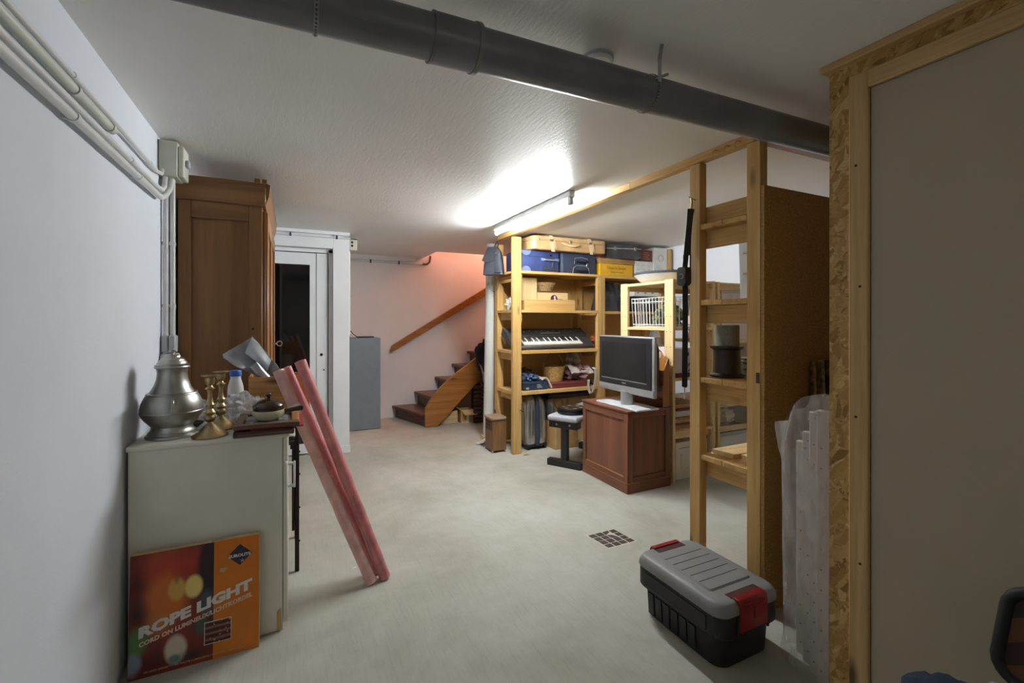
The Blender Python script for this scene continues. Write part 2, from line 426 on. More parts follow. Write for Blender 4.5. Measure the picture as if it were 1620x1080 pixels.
    def sheet(self, fn, nu, nv, thick=0.002):
        """a sheet with real thickness"""
        P = [[Vector(fn(i / nu, j / nv)) for i in range(nu + 1)] for j in range(nv + 1)]
        nrm = [[None] * (nu + 1) for _ in range(nv + 1)]
        for j in range(nv + 1):
            for i in range(nu + 1):
                a = P[j][min(i + 1, nu)] - P[j][max(i - 1, 0)]; b = P[min(j + 1, nv)][i] - P[max(j - 1, 0)][i]
                q = a.cross(b); nrm[j][i] = q.normalized() if q.length > 1e-9 else Vector((0, 0, 1))
        w = nu + 1; K = w * (nv + 1)
        vs = [P[j][i] + nrm[j][i] * thick / 2 for j in range(nv + 1) for i in range(w)] + [P[j][i] - nrm[j][i] * thick / 2 for j in range(nv + 1) for i in range(w)]
        fs = []
        for j in range(nv):
            for i in range(nu):
                a = j * w + i; fs.append((a, a + 1, a + 1 + w, a + w)); fs.append((K + a, K + a + w, K + a + 1 + w, K + a + 1))
        for i in range(nu):
            fs.append((i, K + i, K + i + 1, i + 1)); a = nv * w + i; fs.append((a, a + 1, K + a + 1, K + a))
        for j in range(nv):
            a = j * w; fs.append((a, a + w, K + a + w, K + a)); a = j * w + nu; fs.append((a, K + a, K + a + w, a + w))
        return self.add(vs, fs)
    def blob(self, c, rad, seed=0, amp=0.2, freq=2.2, nu=28, nv=18, flat=None, boxy=1.0):
        c = Vector(c); off = Vector((seed * 3.1, seed * 1.7, seed * 2.3))
        def fn(u, v):
            th = 2 * PI * u; ph = PI * (v * 0.998 + 0.001)
            d = Vector((math.sin(ph) * math.cos(th), math.sin(ph) * math.sin(th), math.cos(ph)))
            if boxy != 1.0:
                d = Vector([math.copysign(abs(q) ** boxy, q) for q in d])
            k = 1 + amp * mnoise.noise(d * freq + off) + amp * 0.5 * mnoise.noise(d * freq * 2.7 + off)
            p = Vector((d.x * rad[0] * k, d.y * rad[1] * k, d.z * rad[2] * k))
            if flat is not None and p.z < flat - c.z: p.z = flat - c.z
            return c + p
        return self.grid(fn, nu, nv, True)
    def ribbon(self, pts, width, thick, side):
        """flat strap swept along pts; side = direction of its width"""
        s = Vector(side).normalized() * (width / 2); pts = [Vector(p) for p in pts]; vs, fs = [], []
        n = len(pts)
        for i, p in enumerate(pts):
            t = (pts[min(i + 1, n - 1)] - pts[max(i - 1, 0)]).normalized(); nr = t.cross(s).normalized() * (thick / 2)
            vs += [p - s - nr, p + s - nr, p + s + nr, p - s + nr]
        for i in range(n - 1):
            for k in range(4):
                a = i * 4; b = a + 4; fs.append((a + k, a + (k + 1) % 4, b + (k + 1) % 4, b + k))
        fs += [(3, 2, 1, 0), tuple((n - 1) * 4 + k for k in range(4))]
        return self.add(vs, fs)
    def xf(self, m):
        self.v = [m @ p for p in self.v]; return self
    def mesh(self, name, origin, mat, smooth):
        me = bpy.data.meshes.new(name)
        o = Vector(origin)
        me.from_pydata([tuple(p - o) for p in self.v], [], self.f)
        bm = bmesh.new(); bm.from_mesh(me); bmesh.ops.recalc_face_normals(bm, faces=bm.faces[:]); bm.to_mesh(me); bm.free()
        me.materials.append(mat)
        if smooth:
            me.shade_smooth(); me.set_sharp_from_angle(angle=math.radians(smooth if smooth is not True else 38))
        me.update()
        return me

def B(*a, **k): return MB().box(*a, **k)

class T:
    """a thing: an Empty at its base with its parts as children (all shapes are given in room coordinates)"""
    def __init__(self, name, label, cat, loc, group=None, rotz=0.0):
        self.o = bpy.data.objects.new(name, None); COL.objects.link(self.o)
        self.o.empty_display_size = 0.05
        self.loc = Vector(loc); self.o.location = loc
        self.o['label'] = label; self.o['category'] = cat
        if group: self.o['group'] = group
    def part(self, name, mb, mat, parent=None, label=None, smooth=True, kind=None):
        o = bpy.data.objects.new(name, mb.mesh(name, self.loc, mat if not isinstance(mat, str) else M[mat], smooth))
        COL.objects.link(o); o.parent = parent or self.o
        if label: o['label'] = label
        if kind: o['kind'] = kind
        return o
def solo(name, label, cat, mb, mat, loc, group=None, smooth=True):
    o = bpy.data.objects.new(name, mb.mesh(name, loc, mat if not isinstance(mat, str) else M[mat], smooth))
    COL.objects.link(o); o.location = loc; o['label'] = label; o['category'] = cat
    if group: o['group'] = group
    return o
def struct(name, mb, mat, parent=None, smooth=False, label=None):
    o = bpy.data.objects.new(name, mb.mesh(name, (0, 0, 0), mat if not isinstance(mat, str) else M[mat], smooth))
    COL.objects.link(o)
    if parent: o.parent = parent
    else: o['kind'] = 'structure'
    if label: o['label'] = label
    return o
def text_mb(s, size, origin, right, up, bold=0.0, depth=0.0004, align='LEFT', shear=0.0, stretch=1.0, fit=None):
    """lettering as a thin raised mesh lying in the plane of right/up"""
    cu = bpy.data.curves.new('lettering', 'FONT'); cu.body = s; cu.size = size; cu.align_x = align
    cu.offset = bold; cu.extrude = depth; cu.shear = shear; cu.resolution_u = 2
    o = bpy.data.objects.new('lettering_tmp', cu); COL.objects.link(o)
    dg = bpy.context.evaluated_depsgraph_get(); dg.update()
    me = bpy.data.meshes.new_from_object(o.evaluated_get(dg))
    r = Vector(right).normalized(); u = Vector(up).normalized(); n = r.cross(u)
    mb = MB(); org = Vector(origin)
    if fit:
        xs = [v.co.x for v in me.vertices]; ys = [v.co.y for v in me.vertices]
        ax, ay = min(xs), min(ys); kx = fit[0] / (max(xs) - ax); kyy = fit[1] / (max(ys) - ay)
        for v in me.vertices: v.co.x = (v.co.x - ax) * kx; v.co.y = (v.co.y - ay) * kyy
    mb.add([org + r * (v.co.x * stretch) + u * v.co.y + n * v.co.z for v in me.vertices], [tuple(p.vertices) for p in me.polygons])
    bpy.data.objects.remove(o); bpy.data.curves.remove(cu); bpy.data.meshes.remove(me)
    return mb

# ================================================================== THE ROOM
CEIL = 2.235
struct('floor', B(-0.78, 4.35, -2.7, 6.6, -0.2, 0.0), 'concrete')
mb = MB()
mb.box(-0.78, 4.35, -2.7, 5.74, CEIL, CEIL + 0.2)
mb.box(-0.78, 1.68, 5.74, 6.6, CEIL, CEIL + 0.2)
struct('ceiling', mb, 'ceiling')
struct('wall_left', B(-0.78, -0.585, -2.7, 6.6, 0, CEIL), 'wall')
struct('wall_right', B(4.15, 4.35, -2.7, 6.4, 0, 4.1), 'wall')
struct('wall_back', B(-0.78, 4.35, 6.4, 6.6, 0, 4.1), 'wall_pink')
struct('wall_front', B(-0.585, 4.15, -2.7, -2.5, 0, CEIL), 'wall')
mb = MB()
mb.box(1.48, 1.68, 5.74, 6.4, CEIL + 0.2, 4.1)
mb.box(1.48, 4.15, 5.54, 5.74, CEIL + 0.2, 4.1)
struct('wall_stairwell', mb, 'wall_pink')
struct('ceiling_stairwell', B(1.4, 4.35, 5.5, 6.6, 4.1, 4.25), 'wall_pink')

# boxed-in alcove with the sliding glass door
mb = MB()
mb.box(0.372, 0.52, 4.93, 6.4, 0, CEIL)
mb.box(-0.585, 0.372, 4.93, 5.12, 2.075, CEIL)
mb.box(-0.585, 0.372, 5.3, 5.4, 0, 2.075)
struct('wall_alcove', mb, 'white_paint')
mb = MB()
mb.box(0.366, 0.523, 4.912, 4.93, 0, 2.19, 0.003)
mb.box(-0.585, 0.366, 4.912, 4.93, 2.068, 2.19, 0.003)
mb.box(-0.585, 0.523, 4.885, 4.93, 2.205, CEIL)
trim = struct('trim_1', mb, 'white_paint')
struct('plinth', B(0.362, 0.53, 4.902, 4.912, 0, 0.075, 0.002), 'white_paint', trim)
struct('lining', MB().box(0.33, 0.372, 4.985, 5.08, 0, 2.06).box(-0.585, 0.372, 4.985, 5.08, 2.03, 2.075), 'white_paint', trim)
door = struct('door_1', MB().box(-0.56, 0.155, 5.005, 5.045, 1.905, 2.022).box(-0.56, 0.155, 5.005, 5.045, 0.012, 0.11), 'white_paint')
def stile(x0, x1):
    prof = [(x0, 5.045), (x0, 5.005), (x0 + 0.055, 5.003), (x0 + 0.065, 4.99), (x1 - 0.03, 4.986), (x1 - 0.008, 4.995), (x1, 5.015), (x1, 5.045)]
    return MB().prism(prof, 'z', 0.012, 2.022)
struct('stile', stile(0.155, 0.325), 'white_paint', door)
struct('pane', B(-0.56, 0.155, 5.02, 5.03, 0.11, 1.905), 'pane', door, label='dark glass pane')
struct('pane_bar', B(-0.115, -0.095, 5.012, 5.02, 0.11, 1.905), 'tv_black', door)
struct('lock', MB().lathe([(0.0, 0), (0.014, 0.0), (0.014, -0.006), (0.0, -0.006)], (0.262, 4.987, 1.0), 16, 'y'), 'dark_metal', door, True)
struct('lock', MB().lathe([(0.0, 0), (0.007, 0.0), (0.007, -0.006), (0.0, -0.006)], (0.284, 4.987, 0.845), 12, 'y'), 'dark_metal', door, True)

# right-hand partition: strand board, planed studs and an inset panel
OX = 1.70
wd = struct('wall_divider', B(OX, OX + 0.1, -2.5, 0.957, 0, CEIL - 0.001), 'osb')
struct('stud', B(OX - 0.022, OX, 0.829, 0.885, 0, 2.162, 0.003), 'stud_z', wd)
struct('stud', B(OX - 0.022, OX, -2.2, 0.829, 2.106, 2.162, 0.003), 'stud_y', wd)
struct('panel', B(OX - 0.006, OX, -2.2, 0.826, 0, 2.104), 'panel_grey', wd, label='plain grey-beige panel')
struct('trim_2', B(OX - 0.032, OX + 0.1, -2.5, 0.972, CEIL - 0.024, CEIL, 0.003), 'stud_y')
struct('wall_divider_end', B(OX + 0.1, 4.15, 0.86, 0.957, 0, CEIL), 'osb')
for k, z in enumerate((1.86, 1.46, 1.03, 0.55)):
    mb = MB().lathe([(0, -0.001), (0.004, -0.001), (0.004, 0.0008), (0.0, 0.0008)], (OX - 0.0225, 0.862 - 0.012 * (k % 2), z), 8, 'x')
    struct('screw', mb, 'dark_metal', wd)

# ================================================================== CEILING FITTINGS
t = T('drain_pipe', 'thick charcoal plastic drain pipe slung under the ceiling', 'pipe', (0.5, 1.2, 2.115))
t.part('pipe', MB().cyl((-0.535, 1.2, 2.10), (0.36, 1.2, 2.112), 0.058, seg=32).cyl((0.36, 1.2, 2.112), (4.14, 1.2, 2.16), 0.058, seg=32), 'pvc_dark')
mbp = MB().cyl((0.338, 1.2, 2.1115), (0.455, 1.2, 2.113), 0.0635, seg=32)
t.part('coupling', mbp, 'pvc_dark')
t.part('seal', MB().cyl((0.455, 1.2, 2.113), (0.468, 1.2, 2.1132), 0.0665, seg=32), 'seal')
t.part('seal', MB().cyl((0.333, 1.2, 2.1115), (0.338, 1.2, 2.1115), 0.0645, seg=32), 'pvc_dark')
def strap_ring(x, zc, name='strap'):
    pts = [(x, 1.2 + 0.0605 * math.cos(a), zc + 0.0605 * math.sin(a)) for a in [2 * PI * k / 32 for k in range(33)]]
    o = t.part(name, MB().ribbon(pts, 0.011, 0.0015, (1, 0, 0)), 'galv', smooth=False)
    h = MB()
    for k in range(40):
        a = 2 * PI * k / 40
        c = Vector((x, 1.2 + 0.0614 * math.cos(a), zc + 0.0614 * math.sin(a))); d = Vector((0, math.cos(a), math.sin(a)))
        h.cyl(c, c + d * 0.0006, 0.0028, seg=8)
    t.part('hole', h, 'ink', o, kind='stuff')
    return o
strap_ring(0.05, 2.1075)
s2 = strap_ring(1.09, 2.1215)
pts = [(1.09, 1.14, 2.135), (1.085, 1.135, 2.165), (1.078, 1.128, 2.20), (1.072, 1.115, 2.225), (1.066, 1.105, 2.234)]
t.part('strap_tail', MB().ribbon(pts, 0.012, 0.0015, (0.9, -0.43, 0)), 'galv', smooth=False)
t.part('strap_knot', MB().cyl((1.075, 1.148, 2.145), (1.115, 1.128, 2.16), 0.005, seg=8), 'galv')
t.part('strap_tail', MB().ribbon([(0.05, 1.2, 2.168), (0.05, 1.2, 2.234)], 0.011, 0.0015, (1, 0, 0)), 'galv', smooth=False)

t = T('smoke_detector', 'round white disc detector on the ceiling behind the drain pipe', 'detector', (0.93, 1.262, CEIL))
t.part('housing', MB().lathe([(0.0, 0.0), (0.050, 0.0), (0.050, -0.012), (0.044, -0.020), (0.0, -0.022)], (0.93, 1.262, CEIL), 32), 'white_plastic')
t.part('rim', MB().lathe([(0.050, -0.001), (0.054, -0.001), (0.054, -0.009), (0.050, -0.009)], (0.93, 1.262, CEIL), 32), 'grey_plastic')

t = T('fluorescent_lamp', 'lit white fluorescent batten on the ceiling beside the timber beam', 'lamp', (1.72, 3.265, CEIL))
t.part('housing', B(1.697, 1.743, 2.62, 3.92, 2.19, CEIL, 0.004), 'batt_white')
t.part('tube', MB().cyl((1.72, 2.665, 2.163), (1.72, 3.90, 2.163), 0.0135, seg=16), 'tube_glow', label='glowing tube')
t.part('lamp_holder', B(1.706, 1.734, 2.625, 2.662, 2.142, 2.2, 0.003), 'grey_plastic')
t.part('lamp_holder', B(1.706, 1.734, 3.90, 3.918, 2.142, 2.2, 0.003), 'grey_plastic')

# ================================================================== LEFT WALL SERVICES
WX = -0.585
def conduit(label, pts, r, mat, clips, group='conduits along the left wall'):
    t = T('conduit', label, 'pipe', pts[0], group)
    t.part('pipe', MB().tube(pts, r, 12), mat)
    for p in clips:
        c = Vector(p); t.part('clip', MB().box(WX + 0.001, c.x, c.y - 0.008, c.y + 0.008, c.z - r * 0.7, c.z + r * 0.7).lathe([(r * 0.9, -0.009), (r * 1.22, -0.009), (r * 1.22, 0.009), (r * 0.9, 0.009)], c, 14, 'y'), 'pvc_cond')
    return t
conduit('uppermost thin grey conduit along the left wall', [(-0.566, -2.4, 2.060), (-0.566, 2.0, 2.047), (-0.566, 2.60, 2.038), (-0.566, 2.69, 2.05), (-0.566, 2.715, 2.075)], 0.0085, 'pvc_cond', [(-0.566, 1.72, 2.049), (-0.566, 2.5, 2.0395)])
conduit('thick greenish conduit ending part way along the left wall', [(-0.562, -2.4, 2.012), (-0.562, 2.02, 2.006)], 0.015, 'pvc_green', [(-0.562, 1.71, 2.006), (-0.562, 1.99, 2.006)])
conduit('third conduit from the top on the left wall, bending up at the corner', [(-0.564, -2.4, 1.965), (-0.564, 2.60, 1.966), (-0.564, 2.69, 1.972), (-0.564, 2.735, 2.0), (-0.562, 2.745, 2.05)], 0.011, 'pvc_cond', [(-0.564, 1.32, 1.965), (-0.564, 2.22, 1.966)])
conduit('lowest and thickest grey conduit along the left wall, curving up to the junction box', [(-0.56, -2.4, 1.926), (-0.56, 2.57, 1.926), (-0.56, 2.66, 1.93), (-0.556, 2.73, 1.96), (-0.546, 2.76, 2.0), (-0.542, 2.765, 2.05)], 0.0135, 'pvc_cond', [(-0.56, 1.70, 1.926), (-0.56, 2.30, 1.926)])
conduit('upright grey conduit nearer the wall, between junction box and socket', [(-0.566, 2.775, 2.05), (-0.566, 2.775, 1.24)], 0.011, 'pvc_cond', [], 'upright conduits in the left corner')
conduit('upright grey conduit nearer the wardrobe, between junction box and socket', [(-0.540, 2.785, 2.05), (-0.540, 2.785, 1.24)], 0.011, 'pvc_cond', [(-0.54, 2.785, 1.73), (-0.54, 2.785, 1.42)], 'upright conduits in the left corner')
t = T('junction_box', 'ivory switch box at the ceiling corner above the wardrobe', 'switch box', (-0.545, 2.78, 2.05))
t.part('housing', B(-0.584, -0.508, 2.715, 2.85, 2.05, 2.222, 0.004), 'beige_box')
t.part('cover', B(-0.508, -0.484, 2.725, 2.845, 2.055, 2.205, 0.004), 'beige_box')
t.part('switch_lever', B(-0.484, -0.468, 2.76, 2.80, 2.115, 2.15, 0.004), 'grey_plastic')
t = T('wall_socket', 'grey surface socket with plug on the left wall behind the pewter jug', 'socket', (-0.56, 2.77, 1.05))
t.part('socket_box', B(-0.584, -0.515, 2.735, 2.83, 1.05, 1.185, 0.012, 2), 'grey_plastic')
t.part('plug', MB().box(-0.582, -0.553, 2.752, 2.81, 1.19, 1.275, 0.006).box(-0.551, -0.522, 2.752, 2.81, 1.19, 1.275, 0.006), 'grey_plastic')
t.part('cover_flap', B(-0.545, -0.508, 2.728, 2.737, 1.06, 1.18, 0.003), 'grey_plastic')

# thin cables above the door and along the back wall
t = T('conduit', 'thin white conduit along the top of the glass door frame', 'pipe', (0, 4.9, 2.185), 'conduits by the glass door')
t.part('pipe', MB().tube([(-0.5, 4.897, 2.178), (0.53, 4.897, 2.178)], 0.008, 10), 'white_plastic')
for x in (-0.02, 0.40):
    t.part('clip', MB().box(x - 0.009, x + 0.009, 4.884, 4.912, 2.166, 2.192).prism([(4.888, 2.192), (4.906, 2.192), (4.897, 2.205)], 'x', x - 0.006, x + 0.006), 'slate_blue')
t = T('conduit', 'thin white upright conduit on the side of the door frame down to the grey cabinet', 'pipe', (0.535, 4.98, 1.2), 'conduits by the glass door')
t.part('pipe', MB().tube([(0.532, 4.99, 2.07), (0.532, 4.99, 1.2)], 0.0085, 10), 'white_plastic')
for z in (1.9, 1.6, 1.32): t.part('clip', B(0.521, 0.542, 4.977, 5.003, z - 0.008, z + 0.008), 'white_plastic')
t = T('junction_box', 'small ivory junction box at the top corner of the door frame', 'switch box', (0.55, 4.97, 2.08))
t.part('housing', B(0.524, 0.60, 4.925, 4.99, 2.065, 2.175, 0.004), 'beige_box')
for z in (2.147, 2.112): t.part('grommet', MB().lathe([(0, -0.002), (0.012, -0.002), (0.012, 0.001), (0, 0.001)], (0.55, 4.925, z), 14, 'y'), 'dark_metal')
t.part('cover_plate', B(0.47, 0.60, 4.93, 5.02, 2.19, 2.2, 0.002), 'grey_plastic')
t = T('conduit', 'grey conduit along the top of the back wall with a rusty bend at the stairwell', 'pipe', (0.7, 6.38, 2.14))
t.part('pipe', MB().tube([(0.53, 6.383, 2.147), (1.66, 6.383, 2.142)], 0.011, 10), 'pvc_cond')
t.part('elbow', MB().tube([(1.66, 6.383, 2.142), (1.73, 6.383, 2.146), (1.765, 6.383, 2.175), (1.775, 6.383, 2.225), (1.775, 6.383, 2.27)], 0.013, 10), M['dark_x'], label='rust-brown bend')
for x in (0.95, 1.33): t.part('clip', B(x - 0.008, x + 0.008, 6.37, 6.4, 2.125, 2.17), 'dark_metal')
t = T('conduit', 'thin pale cable above the grey conduit on the back wall, turning up into the stairwell', 'pipe', (0.7, 6.39, 2.17))
t.part('pipe', MB().tube([(0.53, 6.39, 2.175), (1.42, 6.39, 2.168), (1.55, 6.39, 2.18), (1.67, 6.39, 2.26)], 0.007, 8), 'white_plastic')

# grey cabinet in the recess
t = T('grey_cabinet', 'plain grey sheet-metal cabinet in the recess by the stairs', 'cabinet', (0.79, 6.0, 0))
t.part('body', B(0.606, 0.985, 5.835, 6.15, 0.0, 1.13, 0.003), 'grey_box')
t.part('front_panel', B(0.606, 0.985, 5.82, 5.834, 0.004, 1.127, 0.002), 'grey_box')
for x in (0.62, 0.97):
    for z in (0.03, 1.10): t.part('screw', MB().lathe([(0, 0), (0.006, 0), (0.005, -0.003), (0, -0.003)], (x, 5.82, z), 10, 'y'), 'galv')
t = T('flat_charger', 'small flat black gadget lying on the grey cabinet', 'gadget', (0.8, 5.95, 1.13))
t.part('body', B(0.72, 0.92, 5.88, 6.02, 1.1305, 1.145, 0.004), 'black_plastic')
t.part('cable', MB().tube([(0.72, 5.93, 1.14), (0.67, 5.92, 1.18), (0.64, 5.94, 1.22), (0.62, 5.98, 1.26)], 0.005, 8), 'black_plastic')

# ================================================================== STAIRCASE
t = T('staircase', 'dark wooden stairs rising to the right along the pink back wall', 'staircase', (1.5, 6.0, 0))
steps = [(1.238, 1.475, 0.168), (1.546, 1.66, 0.345), (1.84, 1.93, 0.535), (2.096, 2.17, 0.712), (2.335, 2.40, 0.889)]
while len(steps) < 10:
    a = steps[-1]; steps.append((a[0] + 0.25, a[1] + 0.25, a[2] + 0.178))
for i, (xf, xn, z) in enumerate(steps):
    t.part('tread', MB().prism([(xf, 6.395), (xn, 5.652), (xn + 0.33, 5.652), (xf + 0.36, 6.395)], 'z', z - 0.035, z, 0.004), M['dark_y'])
    z0 = 0 if i == 0 else steps[i - 1][2]
    t.part('riser', MB().prism([(xf + 0.05, 6.395), (xn + 0.05, 5.652), (xn + 0.068, 5.652), (xf + 0.068, 6.395)], 'z', z0 + 0.0005, z - 0.036), M['dark_y'])
outline = [(1.496, 0.0), (1.496, 0.238), (1.545, 0.32), (1.66, 0.46), (1.84, 0.62), (2.02, 0.745), (2.20, 0.865), (2.62, 1.16), (2.62, 0.80), (2.19, 0.515), (1.66, 0.0)]
t.part('stringer', MB().prism(outline, 'y', 5.61, 5.65, 0.005), M['oak_x'], label='pale varnished curved stringer board')
t = T('handrail', 'sloping wooden handrail board on the pink back wall', 'handrail', (1.2, 6.36, 0.95))
rail = [(1.204, 0.913), (1.22, 0.99), (1.245, 1.015), (3.30, 2.245), (3.36, 2.15), (1.215, 0.905)]
t.part('rail', MB().prism(rail, 'y', 6.33, 6.365, 0.004), M['oak_x'])
for x in (1.5, 2.2, 2.9):
    z = 0.95 + (x - 1.2) * 0.577
    t.part('bracket', B(x - 0.02, x + 0.02, 6.364, 6.4, z - 0.03, z + 0.03), 'dark_metal')

# things kept under the stairs
for k in range(3):
    z = k * 0.055
    solo('tile_pack', ['lowest', 'middle', 'topmost'][k] + ' flat cardboard pack of the small stack under the stair stringer', 'box', B(1.70 + 0.01 * (k % 2), 1.955, 5.70, 5.95, z + 0.0005, z + 0.054, 0.003), 'card_pale', (1.83, 5.82, z), 'packs stacked under the stairs')
t = T('cardboard_box', 'small torn-open cardboard box under the stairs', 'box', (2.05, 5.73, 0))
bx = MB().box(1.98, 2.15, 5.64, 5.645, 0, 0.17).box(1.98, 2.15, 5.815, 5.82, 0, 0.17).box(1.98, 1.985, 5.645, 5.815, 0, 0.17).box(2.145, 2.15, 5.645, 5.815, 0, 0.17).box(1.985, 2.145, 5.645, 5.815, 0, 0.006)
t.part('body', bx, 'card')
t.part('flap', MB().sheet(lambda u, v: (1.985 + 0.17 * u + 0.02 * v, 5.645 - 0.10 * v, 0.17 - 0.05 * v), 4, 3, 0.004), 'card_pale', smooth=False)
t.part('flap', MB().sheet(lambda u, v: (1.98 - 0.05 * v, 5.65 + 0.16 * u, 0.17 + 0.05 * v), 3, 3, 0.004), 'card_pale', smooth=False)
t.part('tape', B(2.055, 2.09, 5.6385, 5.64, 0, 0.165), 'card_white')
t = T('slatted_crate', 'dark brown slatted stack standing under the stairs', 'crate', (2.32, 5.75, 0))
t.part('post', B(2.22, 2.25, 5.60, 5.90, 0, 0.5), 'dark_slats'); t.part('post', B(2.5, 2.53, 5.60, 5.90, 0, 0.5), 'dark_slats')
for k in range(9): t.part('slat', B(2.13, 2.55, 5.555, 5.60, 0.012 + k * 0.054, 0.054 + k * 0.054, 0.006), 'dark_slats')
t = T('coat', 'dark navy coats and bag hanging over the end of the stair stringer', 'coat', (2.32, 5.56, 0.6))
t.part('body', MB().blob((2.33, 5.49, 0.80), (0.17, 0.07, 0.27), 4, 0.45, 2.0, 32, 22), 'coat')
t.part('sleeve', MB().blob((2.24, 5.45, 0.70), (0.055, 0.045, 0.2), 9, 0.4, 2.5), 'coat')
t.part('strap', MB().ribbon([(2.185, 5.47, 0.78), (2.19, 5.42, 0.72), (2.205, 5.40, 0.64), (2.21, 5.40, 0.56)], 0.035, 0.004, (1, 0.2, 0)), 'tan_strap', label='beige strap end')
t.part('reflector', B(2.26, 2.30, 5.43, 5.436, 0.46, 0.475), 'galv')

# ================================================================== WARDROBE
t = T('wardrobe', 'tall brown wooden wardrobe with cornice against the left wall', 'wardrobe', (-0.35, 3.5, 0))
AX0, AX1, AY0, AY1 = -0.545, -0.155, 2.945, 4.10
t.part('body', B(AX0 + 0.005, AX1, AY0, AY1, 0.08, 1.99), M['walnut_z'])
t.part('plinth', B(AX0, AX1 + 0.02, AY0 - 0.015, AY1 + 0.02, 0, 0.1, 0.004), M['walnut_x'])
t.part('side_stile', B(AX0, AX0 + 0.055, AY0 - 0.018, AY0, 0.1, 1.99, 0.002), M['walnut_z'])
t.part('side_stile', B(AX1 - 0.065, AX1, AY0 - 0.018, AY0, 0.1, 1.99, 0.002), M['walnut_z'])
t.part('side_rail', B(AX0 + 0.055, AX1 - 0.065, AY0 - 0.018, AY0, 1.90, 1.99, 0.002), M['walnut_x'])
t.part('side_rail', B(AX0 + 0.055, AX1 - 0.065, AY0 - 0.018, AY0, 0.1, 0.24, 0.002), M['walnut_x'])
t.part('cornice', B(AX0 - 0.012, AX1 + 0.018, AY0 - 0.03, AY1 + 0.02, 1.99, 2.095, 0.004), M['walnut_x'])
t.part('cornice_cap', B(AX0 + 0.02, AX1 + 0.03, AY0 + 0.0, AY1 + 0.03, 2.096, 2.128, 0.004), M['walnut_x'])
t.part('cornice_moulding', MB().prism([(AX1 + 0.018, 2.0), (AX1 + 0.034, 2.05), (AX1 + 0.04, 2.115), (AX1 + 0.018, 2.12)], 'y', AY0 - 0.02, AY1 + 0.02), M['walnut_y'])
t.part('corner_block', MB().box(AX1 - 0.04, AX1 - 0.012, AY0 + 0.0, AY0 + 0.02, 2.129, 2.15, 0.002).box(AX1 - 0.002, AX1 + 0.022, AY0, AY0 + 0.02, 2.129, 2.15, 0.002), M['walnut_y'])
for y0, y1 in ((AY0 + 0.01, 3.515), (3.525, AY1 - 0.01)):
    d = t.part('door', B(AX1, AX1 + 0.016, y0, y1, 0.12, 1.97, 0.003), M['walnut_z'])
    fr = MB()
    fr.box(AX1 + 0.016, AX1 + 0.028, y0 + 0.004, y0 + 0.075, 0.125, 1.965, 0.003).box(AX1 + 0.016, AX1 + 0.028, y1 - 0.075, y1 - 0.004, 0.125, 1.965, 0.003)
    fr.box(AX1 + 0.016, AX1 + 0.028, y0 + 0.075, y1 - 0.075, 1.87, 1.965, 0.003).box(AX1 + 0.016, AX1 + 0.028, y0 + 0.075, y1 - 0.075, 0.125, 0.24, 0.003)
    t.part('door_frame', fr, M['oak_z'] if y0 < 3 else M['walnut_z'], d)
k = t.part('key', MB().cyl((AX1 + 0.02, 3.47, 1.19), (AX1 + 0.058, 3.47, 1.19), 0.0035, seg=8), 'chrome')
ring = [(AX1 + 0.074 + 0.016 * math.cos(a), 3.47, 1.19 + 0.016 * math.sin(a)) for a in [2 * PI * i / 16 for i in range(16)]]
t.part('key_bow', MB().tube(ring, 0.003, 8, closed=True), 'chrome', k)
t.part('knot', MB().lathe([(0, 0), (0.006, 0), (0.005, -0.001), (0, -0.001)], (-0.20, AY0 - 0.018, 1.30), 12, 'y'), 'dark_metal')

# ================================================================== WHITE CABINET AND WHAT STANDS ON IT
CT = 0.860
t = T('white_cabinet', 'worn cream-white kitchen cabinet against the left wall', 'cabinet', (-0.29, 2.54, 0))
t.part('side_panel', B(-0.572, -0.04, 2.222, 2.24, 0.0, 0.838, 0.001), 'white_lam')
t.part('body', B(-0.572, -0.04, 2.2405, 2.87, 0.02, 0.838), 'white_lam')
t.part('worktop', B(-0.578, -0.012, 2.213, 2.88, 0.8385, CT, 0.006, 2), 'white_lam')
d = t.part('door', B(-0.0385, -0.020, 2.224, 2.865, 0.03, 0.725, 0.003), 'white_lam')
hb = MB().box(-0.020, 0.004, 2.27, 2.282, 0.70, 0.712, 0.002).box(-0.020, 0.004, 2.27, 2.282, 0.60, 0.612, 0.002).box(0.002, 0.012, 2.268, 2.284, 0.597, 0.715, 0.003)
t.part('handle', hb, 'white_plastic', d)
d = t.part('drawer', B(-0.0385, -0.020, 2.224, 2.865, 0.731, 0.836, 0.003), 'white_lam')
t.part('handle', MB().box(-0.02, 0.004, 2.48, 2.492, 0.78, 0.79).box(-0.02, 0.004, 2.59, 2.602, 0.78, 0.79).box(0.002, 0.012, 2.478, 2.604, 0.777, 0.793, 0.003), 'white_plastic', d)
t.part('kick_chip', MB().prism([(-0.062, 0.0), (-0.062, 0.085), (-0.046, 0.10), (-0.044, 0.01)], 'y', 2.2195, 2.2215), M['stud_z'], label='chipped corner of bare board')

t = T('metal_stand', 'dark folded metal stand leaning at the front edge of the white cabinet', 'stand', (0.03, 2.95, 0))
for y in (2.70, 3.12):
    t.part('leg', B(0.010, 0.032, y, y + 0.022, 0.0, 0.82, 0.003), 'dark_metal')
t.part('rail', B(0.012, 0.030, 2.722, 3.12, 0.70, 0.72, 0.002), 'dark_metal')
t.part('rail', B(0.012, 0.030, 2.722, 3.12, 0.08, 0.10, 0.002), 'dark_metal')
t.part('bracket', MB().box(-0.012, 0.010, 2.70, 2.73, 0.66, 0.70, 0.002).box(-0.004, 0.010, 2.705, 2.725, 0.22, 0.66, 0.002), 'dark_metal')
for z in (0.16, 0.34, 0.52, 0.64): t.part('bolt', MB().lathe([(0, 0), (0.006, 0), (0.005, 0.005), (0, 0.005)], (0.032, 2.711, z), 8, 'x'), 'dark_metal')

